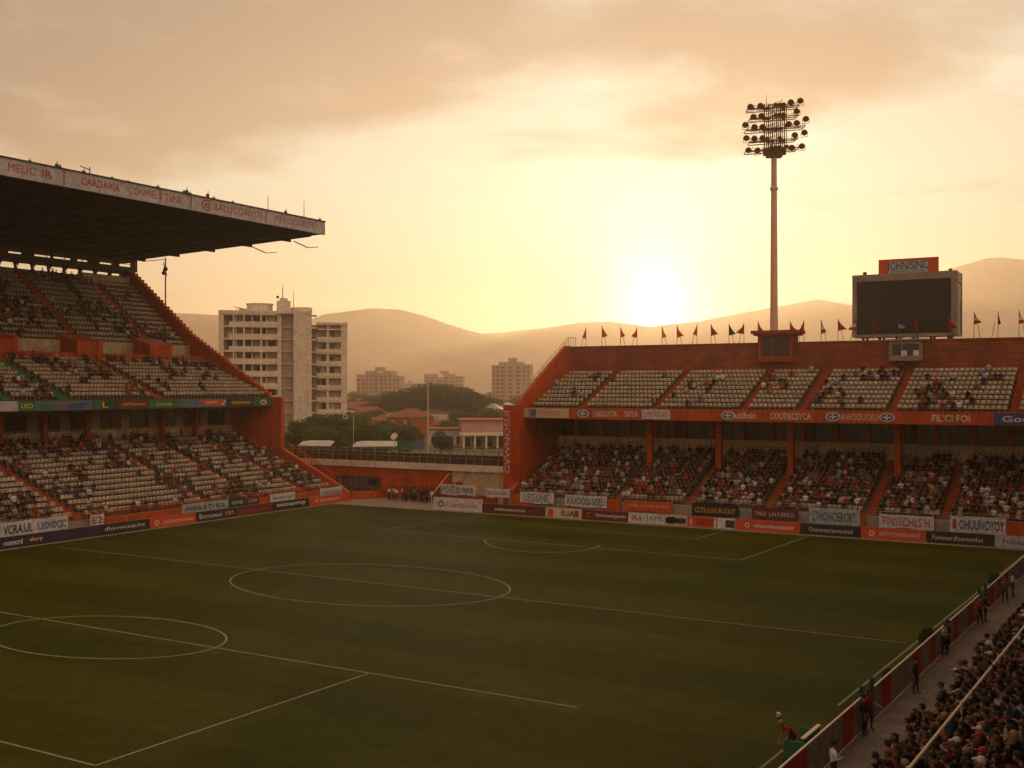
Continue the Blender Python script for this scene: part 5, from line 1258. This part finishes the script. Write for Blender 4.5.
HAIRS = {s: hair_mesh(s, i+3) for i, s in enumerate(('short', 'long', 'cap', 'bun'))}
SHIRTS = [('black', (.016, .014, .014), 8), ('dark brown', (.05, .026, .016), 6), ('dark blue', (.022, .03, .075), 5), ('grey', (.12, .11, .11), 2), ('white', (.62, .62, .66), 2.6), ('pale blue', (.34, .40, .54), 1.6),
          ('red', (.34, .025, .016), 1.6), ('maroon', (.12, .02, .016), 3), ('orange', (.36, .09, .02), .8), ('tan', (.22, .13, .07), 2), ('cream', (.50, .40, .28), .7), ('green', (.03, .07, .035), .6)]
HCOL = [('black', (.012, .009, .008), 6), ('dark brown', (.035, .018, .01), 5), ('brown', (.09, .045, .02), 2), ('fair', (.28, .17, .07), 1)]
def wpick(L, rnd=random): return rnd.choices(L, weights=[q[2] for q in L])[0]
def person(kind, pose, x, y, z, rot, shirt, hair, style, label, group, scale=1.0):
    me, hc = TPL[(kind, pose)]
    o = bpy.data.objects.new('person', me); COL.objects.link(o); o.location = (x, y, z); o.rotation_euler = (0, 0, rot); o.scale = (scale,)*3
    o.color = (*shirt[1], 1); tag(o, label, 'person', group)
    nm = 'cap' if style == 'cap' else 'hair'
    h = bpy.data.objects.new(nm, HAIRS[style]); COL.objects.link(h); h.parent = o; h.location = hc; h.color = (*hair[1], 1)
    return o
def hairword(h, style):
    return {'short': 'short %s hair', 'long': 'long %s hair', 'cap': 'a %s cap', 'bun': '%s bun'}[style] % h[0]

# the near stand: terraces climbing to the right, seen from above
NS = thing('grandstand', 'crowded lower terrace with a long pale handrail in the near corner', 'grandstand', (-7, 50, 0))
ND = lambda Y: -8.35+.045*(Y-38)                              # front edge of its first step
NR_, ndd, ndz, nz0 = 13, .78, .44, .50
ys = [14, 118]
b = MB()
for k in range(NR_):
    z1 = nz0+k*ndz; vs = []
    for Y in ys: vs += [(ND(Y)+k*ndd, Y, 0), (ND(Y)+(k+1)*ndd, Y, 0), (ND(Y)+(k+1)*ndd, Y, z1), (ND(Y)+k*ndd, Y, z1)]
    b.add(vs, [(0, 1, 2, 3), (7, 6, 5, 4), (3, 2, 6, 7), (0, 3, 7, 4)])
b.build('terrace', ['concrete_dark'], NS)
b = MB(); b.add([(ND(14)-.15, 14, 0), (ND(14), 14, 0), (ND(118), 118, 0), (ND(118)-.15, 118, 0), (ND(14)-.15, 14, .6), (ND(14), 14, .6), (ND(118), 118, .6), (ND(118)-.15, 118, .6)], [(0,3,2,1),(4,5,6,7),(0,1,5,4),(2,3,7,6),(3,0,4,7),(1,2,6,5)]); b.build('parapet', ['concrete'], NS)
def rail_pt(Y): return ND(Y)+2.36, Y, 3.22
b = MB(); yy = 16
while yy < 112: b.tube(rail_pt(yy), rail_pt(yy+4.02), .055, n=8); yy += 4
yy = 18
while yy < 112: x, y, z = rail_pt(yy); b.tube((x, y, 1.2), (x, y, z-.04), .035, n=6); b.tube((x, y, z), (x, y, z+.09), .07, n=6); yy += 8
b.build('handrail', ['rail'], NS)
b = MB(); b.add([(TL(14)+1.5, 14, .02), (ND(14), 14, .02), (ND(118), 118, .02), (TL(118)+1.3, 118, .02)], [(0, 1, 2, 3)])
struct(b.build('walkway', [mat('walkway_slabs', (0.20, 0.155, 0.13), 0.85, 0.18, 0.6, fine=4, bump=.2)]))
NEAR = []; rp_ = random.Random(5)
for k in range(9):
    yy = 15.0; i = 0
    while yy < 112:
        yy += rp_.uniform(.48, .64); x = ND(yy)+(k+.60)*ndd; z = nz0+k*ndz
        P = pr(x, yy, z+1.0)
        if P[2] < 5 or P[0] > 1032 or P[0] < 0 or pr(x, yy, z+1.25)[1] > 772: continue
        i += 1
        NEAR.append((P[2], x+rp_.uniform(-.06, .06), yy, z, k, i))
NEAR.sort(); print('NEAR', len(NEAR))
N_IND = 240
for q, (d, x, y, z, k, i) in enumerate(NEAR):
    sh = wpick(SHIRTS, rp_); hr = wpick(HCOL, rp_); stl = rp_.choices(('short', 'long', 'cap', 'bun'), (7, 3, 1.4, 1))[0]
    if q >= N_IND: 
        CROWD.append((x, y, z, NEAR_ROT, 1.0)); continue
    if k == 0 and rp_.random() < .12: continue
    hc_ = hr if stl != 'cap' else rp_.choice((('white', (.5, .5, .5), 1), ('red', (.3, .03, .02), 1), ('black', (.02, .02, .02), 1), ('black', (.02, .02, .02), 1), ('navy', (.02, .03, .07), 1)))
    person('sit', rp_.choice((0, 0, 1, 1, 2, 3, 4, 4, 6, 6)), x, y, z, NEAR_ROT+rp_.uniform(-.45, .45), sh, hc_, stl,
           '%s shirt, %s, %s from the near end in %s row' % (sh[0], hairword(hc_, stl), ordw(i), ordw(k+1)), 'spectators on the near terrace', rp_.uniform(1.04, 1.16))

b = MB(); b.box(-1.4, 17, -24, 112, 23.6, 24.2); b.box(-1.6, -1.35, -24, 112, 23.2, 24.6); b.build('roof', ['roof_under'], NS)  # roof out of view, added to shade the near crowd and pitch
b = MB(); b.box(16.2, 16.8, -24, 112, 0, 23.6); b.build('back_wall', ['concrete_dark'], NS)  # unseen wall, added to block sky light from the right
for Y_ in (-20, 6, 32, 58, 84, 108): b = MB(); b.box(13.6, 14.2, Y_-.3, Y_+.3, 0, 23.6); b.build('column', ['orange'], NS)
b = MB(); b.prism([(3.0, 8.0), (3.0, 8.6), (16.1, 16.4), (16.1, 15.8)], -24, 112, lambda a, d, z: (d, a, z)); b.build('upper_deck', ['concrete_dark'], NS)
# fence along the walkway
FXL = lambda Y: -10.55+.045*(Y-48)
fn = thing('pitch_fence', 'low pale panelled fence with red panels and cream top edge along the walkway', 'fence', (-11, 50, 0))
def fy(px):                        # where a column of the photo meets the fence line
    lo, hi = 20.0, 112.0
    for _ in range(40):
        m_ = (lo+hi)/2
        if pr(FXL(m_), m_, .7)[0] < px: lo = m_
        else: hi = m_
    return (lo+hi)/2
reds = [(770, 806), (841, 852), (880, 890), (911, 920), (928, 935), (952, 957), (967, 972), (988, 993), (996.5, 1000), (1004, 1007)]
gates = [(861, 871), (979, 985)]
edges = sorted(set([30.0, 110.0]+[fy(p) for r in reds for p in r]+[fy(p) for r in gates for p in r]))
def fpanel(y0, y1, m_, nm):
    n_ = max(1, int((y1-y0)/1.6)) if nm == 'panel' else 1
    for i in range(n_):
        a, c = y0+(y1-y0)*i/n_, y0+(y1-y0)*(i+1)/n_; g = .03
        b = MB(); b.add([(FXL(a+g), a+g, .05), (FXL(a+g)+.07, a+g, .05), (FXL(c-g)+.07, c-g, .05), (FXL(c-g), c-g, .05), (FXL(a+g), a+g, 1.40), (FXL(a+g)+.07, a+g, 1.40), (FXL(c-g)+.07, c-g, 1.40), (FXL(c-g), c-g, 1.40)],
              [(0,3,2,1),(4,5,6,7),(0,1,5,4),(1,2,6,5),(2,3,7,6),(3,0,4,7)])
        j = a+.3
        while j < c-.1: b.add([(FXL(j)+.07, j, .05), (FXL(j)+.085, j, .05), (FXL(j)+.085, j+.04, .05), (FXL(j)+.07, j+.04, .05), (FXL(j)+.07, j, 1.4), (FXL(j)+.085, j, 1.4), (FXL(j)+.085, j+.04, 1.4), (FXL(j)+.07, j+.04, 1.4)], [(0,3,2,1),(4,5,6,7),(0,1,5,4),(1,2,6,5),(2,3,7,6),(3,0,4,7)]); j += .3
        b.build(nm, [m_], fn)
for a, c in zip(edges[:-1], edges[1:]):
    mid = (a+c)/2; isred = any(fy(r[0]) < mid < fy(r[1]) for r in reds); isg = any(fy(r[0]) < mid < fy(r[1]) for r in gates)
    if isg: continue
    fpanel(a, c, 'red' if isred else 'fence_white', 'red_panel' if isred else 'panel')
    b = MB(); b.bar((FXL(a)+.03, a, 1.43), (FXL(c)+.03, c, 1.43), .08, .05); b.bar((FXL(a)+.05, a, .03), (FXL(c)+.05, c, .03), .12, .05); b.build('rail', ['rail'], fn)
for r in gates:
    for p in r: Y = fy(p); b = MB(); b.bar((FXL(Y)+.03, Y, 0), (FXL(Y)+.03, Y, 1.9), .16); b.build('gate_post', ['green_dark'], fn)

# green things on the pitch side of the fence
def bench(px, Lb, lab):
    Y = fy(px); a = math.atan2(-.051, 1)
    o = thing('pitchside_bench', lab, 'bench', (FXL(Y)-.75, Y, 0), a, None)
    b = MB(); b.box(-.42, .42, -Lb/2, Lb/2, .42, .50); b.box(-.42, .42, -Lb/2, -Lb/2+.06, 0, .42); b.box(-.42, .42, Lb/2-.06, Lb/2, 0, .42); b.box(-.4, -.3, -Lb/2+.06, Lb/2-.06, .05, .42); lmesh(b, 'seat', ['green_dark'], o)
    b = MB(); b.box(.36, .42, -Lb/2, Lb/2, .503, 1.35); b.box(-.35, .36, -Lb/2, -Lb/2+.05, .503, 1.2); b.box(-.35, .36, Lb/2-.05, Lb/2, .503, 1.2); lmesh(b, 'backrest', ['green'], o)
    b = MB(); b.box(.30, .46, -Lb/2-.05, Lb/2+.05, 1.353, 1.40); lmesh(b, 'top_rail', ['rail'], o)
bench(821, 1.9, 'green pitchside bench with a pale top edge behind the fence near the bending player')
def small_shrub(px, s, lab):
    Y = fy(px); o = thing('shrub', lab, 'shrub', (FXL(Y)-.55, Y, 0), 0, 'green tufts behind the pitch fence'); rr = random.Random(px); V = []; Fc = []
    for _ in range(900):
        w = Vector((rr.gauss(0, 1), rr.gauss(0, 1), rr.gauss(0, 1))).normalized()*rr.uniform(.5, 1); u = Vector((w.x*.32, w.y*.6*(1+.2*math.sin(w.x*9)), .62+w.z*.42))*s; e = Vector((rr.gauss(0, 1), rr.gauss(0, 1), rr.gauss(0, 1))).normalized()*.07; f = e.orthogonal().normalized()*.04; k = len(V)
        V += [u-e, u+f, u+e, u-f]; Fc.append((k, k+1, k+2, k+3))
    me = bpy.data.meshes.new('leaves'); me.from_pydata([tuple(v) for v in V], [], Fc); link('leaves', me, ['leaf_b'], o)
    b = MB()
    for k in range(5): b.tube((0, (k-2)*.12, 0), ((k-2)*.1*s, (k-2)*.3*s, .9*s), .02, .01, n=5)
    lmesh(b, 'stem', ['bark'], o)
small_shrub(901, 1.0, 'small dark green shrub behind the fence beside the first walkway steward'); small_shrub(938, 1.5, 'largest dark green bush behind the fence, halfway along')
small_shrub(869, .8, 'low green tuft behind the fence beside the gate posts'); small_shrub(1003, 1.4, 'green bush behind the fence near its far end')

# people by the fence, on the pitch and in the corner
S_ = {s[0]: s for s in SHIRTS}; Hc_ = {h[0]: h for h in HCOL}
S_['dark green'] = ('dark green', (.02, .06, .04), 1)
for px, py, kd, ps, sh, hr, stl, rot, lab in [
    (833.5, 789, 'stand', 1, 'white', 'black', 'short', 2.2, 'person in a white top and dark trousers leaning near the fence, lowest on the walkway'),
    (863.5, 736, 'stand', 0, 'black', 'black', 'short', 2.0, 'person in black standing in the first fence gateway'),
    (868.5, 731, 'stand', 3, 'red', 'dark brown', 'long', 1.2, 'person in a red shirt standing in the first fence gateway'),
    (915.3, 694, 'stand', 0, 'dark blue', 'black', 'short', 1.4, 'person in dark clothes standing alone halfway along the walkway fence'),
    (944, 655, 'stand', 4, 'cream', 'brown', 'short', 1.2, 'person in a cream shirt leaning on the fence beside the large bush'),
    (947.5, 652, 'stand', 2, 'black', 'black', 'cap', 2.6, 'person in black with a cap beside the cream-shirted one'),
    (980, 625, 'stand', 3, 'red', 'dark brown', 'short', .8, 'person in a red shirt in the farther fence gateway'),
    (985, 622, 'stand', 1, 'black', 'black', 'short', 2.2, 'person in black in the farther fence gateway'),
    (1005, 603, 'stand', 2, 'grey', 'black', 'short', .3, 'person in grey walking near the far end of the fence'),
    (1012.5, 597, 'stand', 1, 'pale blue', 'black', 'short', 1.9, 'person in a pale blue shirt near the far end of the fence'),
    (789, 754, 'bend', 0, 'red', 'fair', 'short', -.7, 'player in red and white bending forward beside the green bench')]:
    x, y = hz(px, py)
    hcl = Hc_.get(hr, Hc_['black'])
    person(kd, ps, x, y, .02, rot, S_[sh], hcl, stl, lab, None)
bx, by = hz(779, 718); b = MB(); b.ball((0, 0, 0), .125, n=16, k=10)
me = bpy.data.meshes.new('football'); me.from_pydata([tuple(v) for v in b.v], [], b.f)
bm_ = bpy.data.materials.new('football_panels'); bm_.use_nodes = True; t = NT(bm_.node_tree); tcx = t.new('ShaderNodeTexCoord')
vo = t.new('ShaderNodeTexVoronoi', feature='F1', ins={'Vector': tcx.outputs['Object'], 'Scale': 9.0}).outputs['Distance']
t.l.new(t.mix(t.math('GREATER_THAN', vo, .35), (.04, .04, .05), (.8, .8, .85)), t.n['Principled BSDF'].inputs['Base Color'])
o = link('football', me, [bm_], None, (bx, by, .145), smooth=True); tag(o, 'white football with dark patches lying on the grass near the bending player', 'ball')
rq = random.Random(3); cp = []
for i in range(60):
    px = rq.uniform(388, 449); Yp = rq.uniform(114.2, 117.0); X = hy(px, 490, Yp)[0]
    if any(abs(X-a)+abs(Yp-c) < .55 for a, c in cp): continue
    cp.append((X, Yp))
cp.sort()
for i, (X, Yp) in enumerate(cp):
    sh = rq.choice([S_['black'], S_['dark blue'], S_['white'], S_['red'], S_['dark brown'], S_['grey']]); hr = wpick(HCOL, rq); ps = rq.randrange(4)
    person('stand', ps, X, Yp, 0.001, rq.uniform(-.8, .8), sh, hr, rq.choice(('short', 'short', 'long')), '%s shirt, standing %s from the gate in the group before the orange corner wall' % (sh[0], ordw(i+1)), 'people gathered by the corner stair', rq.uniform(.95, 1.05))

# everyone else, too small to tell apart
def low_person():
    b = MB(); cm = []
    def put(fn, c):
        n0 = len(b.v); fn(); cm.extend([c]*(len(b.v)-n0))
    def taper(x0, x1, y0, y1, z0, z1, k, dy=0.0):
        b.add([(x0,y0,z0),(x1,y0,z0),(x1,y1,z0),(x0,y1,z0),(x0*k,y0*k+dy,z1),(x1*k,y0*k+dy,z1),(x1*k,y1*k+dy,z1),(x0*k,y1*k+dy,z1)], [(0,3,2,1),(4,5,6,7),(0,1,5,4),(1,2,6,5),(2,3,7,6),(3,0,4,7)])
    put(lambda: b.ball((0, -.03, 1.27), .105, n=7, k=5, sc=(.9, 1, 1.12)), 0)
    put(lambda: b.ball((0, .0, 1.31), .115, n=7, k=4, sc=(.95, 1, 1.0)), 1)
    put(lambda: b.tube((0, 0, 1.05), (0, -.02, 1.2), .05, n=5), 0)
    put(lambda: taper(-.16, .16, -.08, .14, .48, .8, 1.15), 2); put(lambda: taper(-.19, .19, -.10, .13, .8, 1.10, .82), 2)
    for s in (-1, 1):
        put(lambda: b.tube((s*.2, .02, 1.03), (s*.25, -.04, .78), .055, .045, n=5), 2); put(lambda: b.tube((s*.25, -.04, .78), (s*.12, -.28, .66), .04, .03, n=5), 0)
        put(lambda: b.tube((s*.09, .05, .52), (s*.13, -.40, .52), .085, .065, n=5), 3); put(lambda: b.tube((s*.13, -.40, .52), (s*.13, -.36, .04), .06, .04, n=5), 3)
    return b.v, b.f, np.array(cm)
lv, lfc, lc = low_person()
print('CROWD', len(CROWD))
pal = [np.array(s[1]) for s in SHIRTS]; wts = np.array([7, 6, 3, 1.5, 2.6, 1.2, 3.2, 5, 1.2, 2.5, 1.2, .3]); wts /= wts.sum()
cols = np.zeros((len(CROWD), len(lv), 3)); ci = rng.choice(len(pal), len(CROWD), p=wts)
skn = np.array([.36, .19, .12]); hrn = np.array([[.012, .009, .008], [.04, .02, .012], [.10, .05, .025]])[rng.choice(3, len(CROWD), p=[.5, .35, .15])]; trn = np.array([[.03, .03, .05], [.09, .07, .06], [.04, .05, .10]])[rng.choice(3, len(CROWD))]
jit = rng.uniform(.75, 1.3, (len(CROWD), 1, 1))
cols[:, lc == 0] = skn; cols[:, lc == 1] = hrn[:, None]; cols[:, lc == 2] = np.array(pal)[ci][:, None]*jit; cols[:, lc == 3] = trn[:, None]
o = merge(lv, lfc, CROWD, 'crowd', ['crowd'], None, cols.reshape(-1, 3)); o['kind'] = 'stuff'; o['label'] = 'seated crowd scattered over the stands'
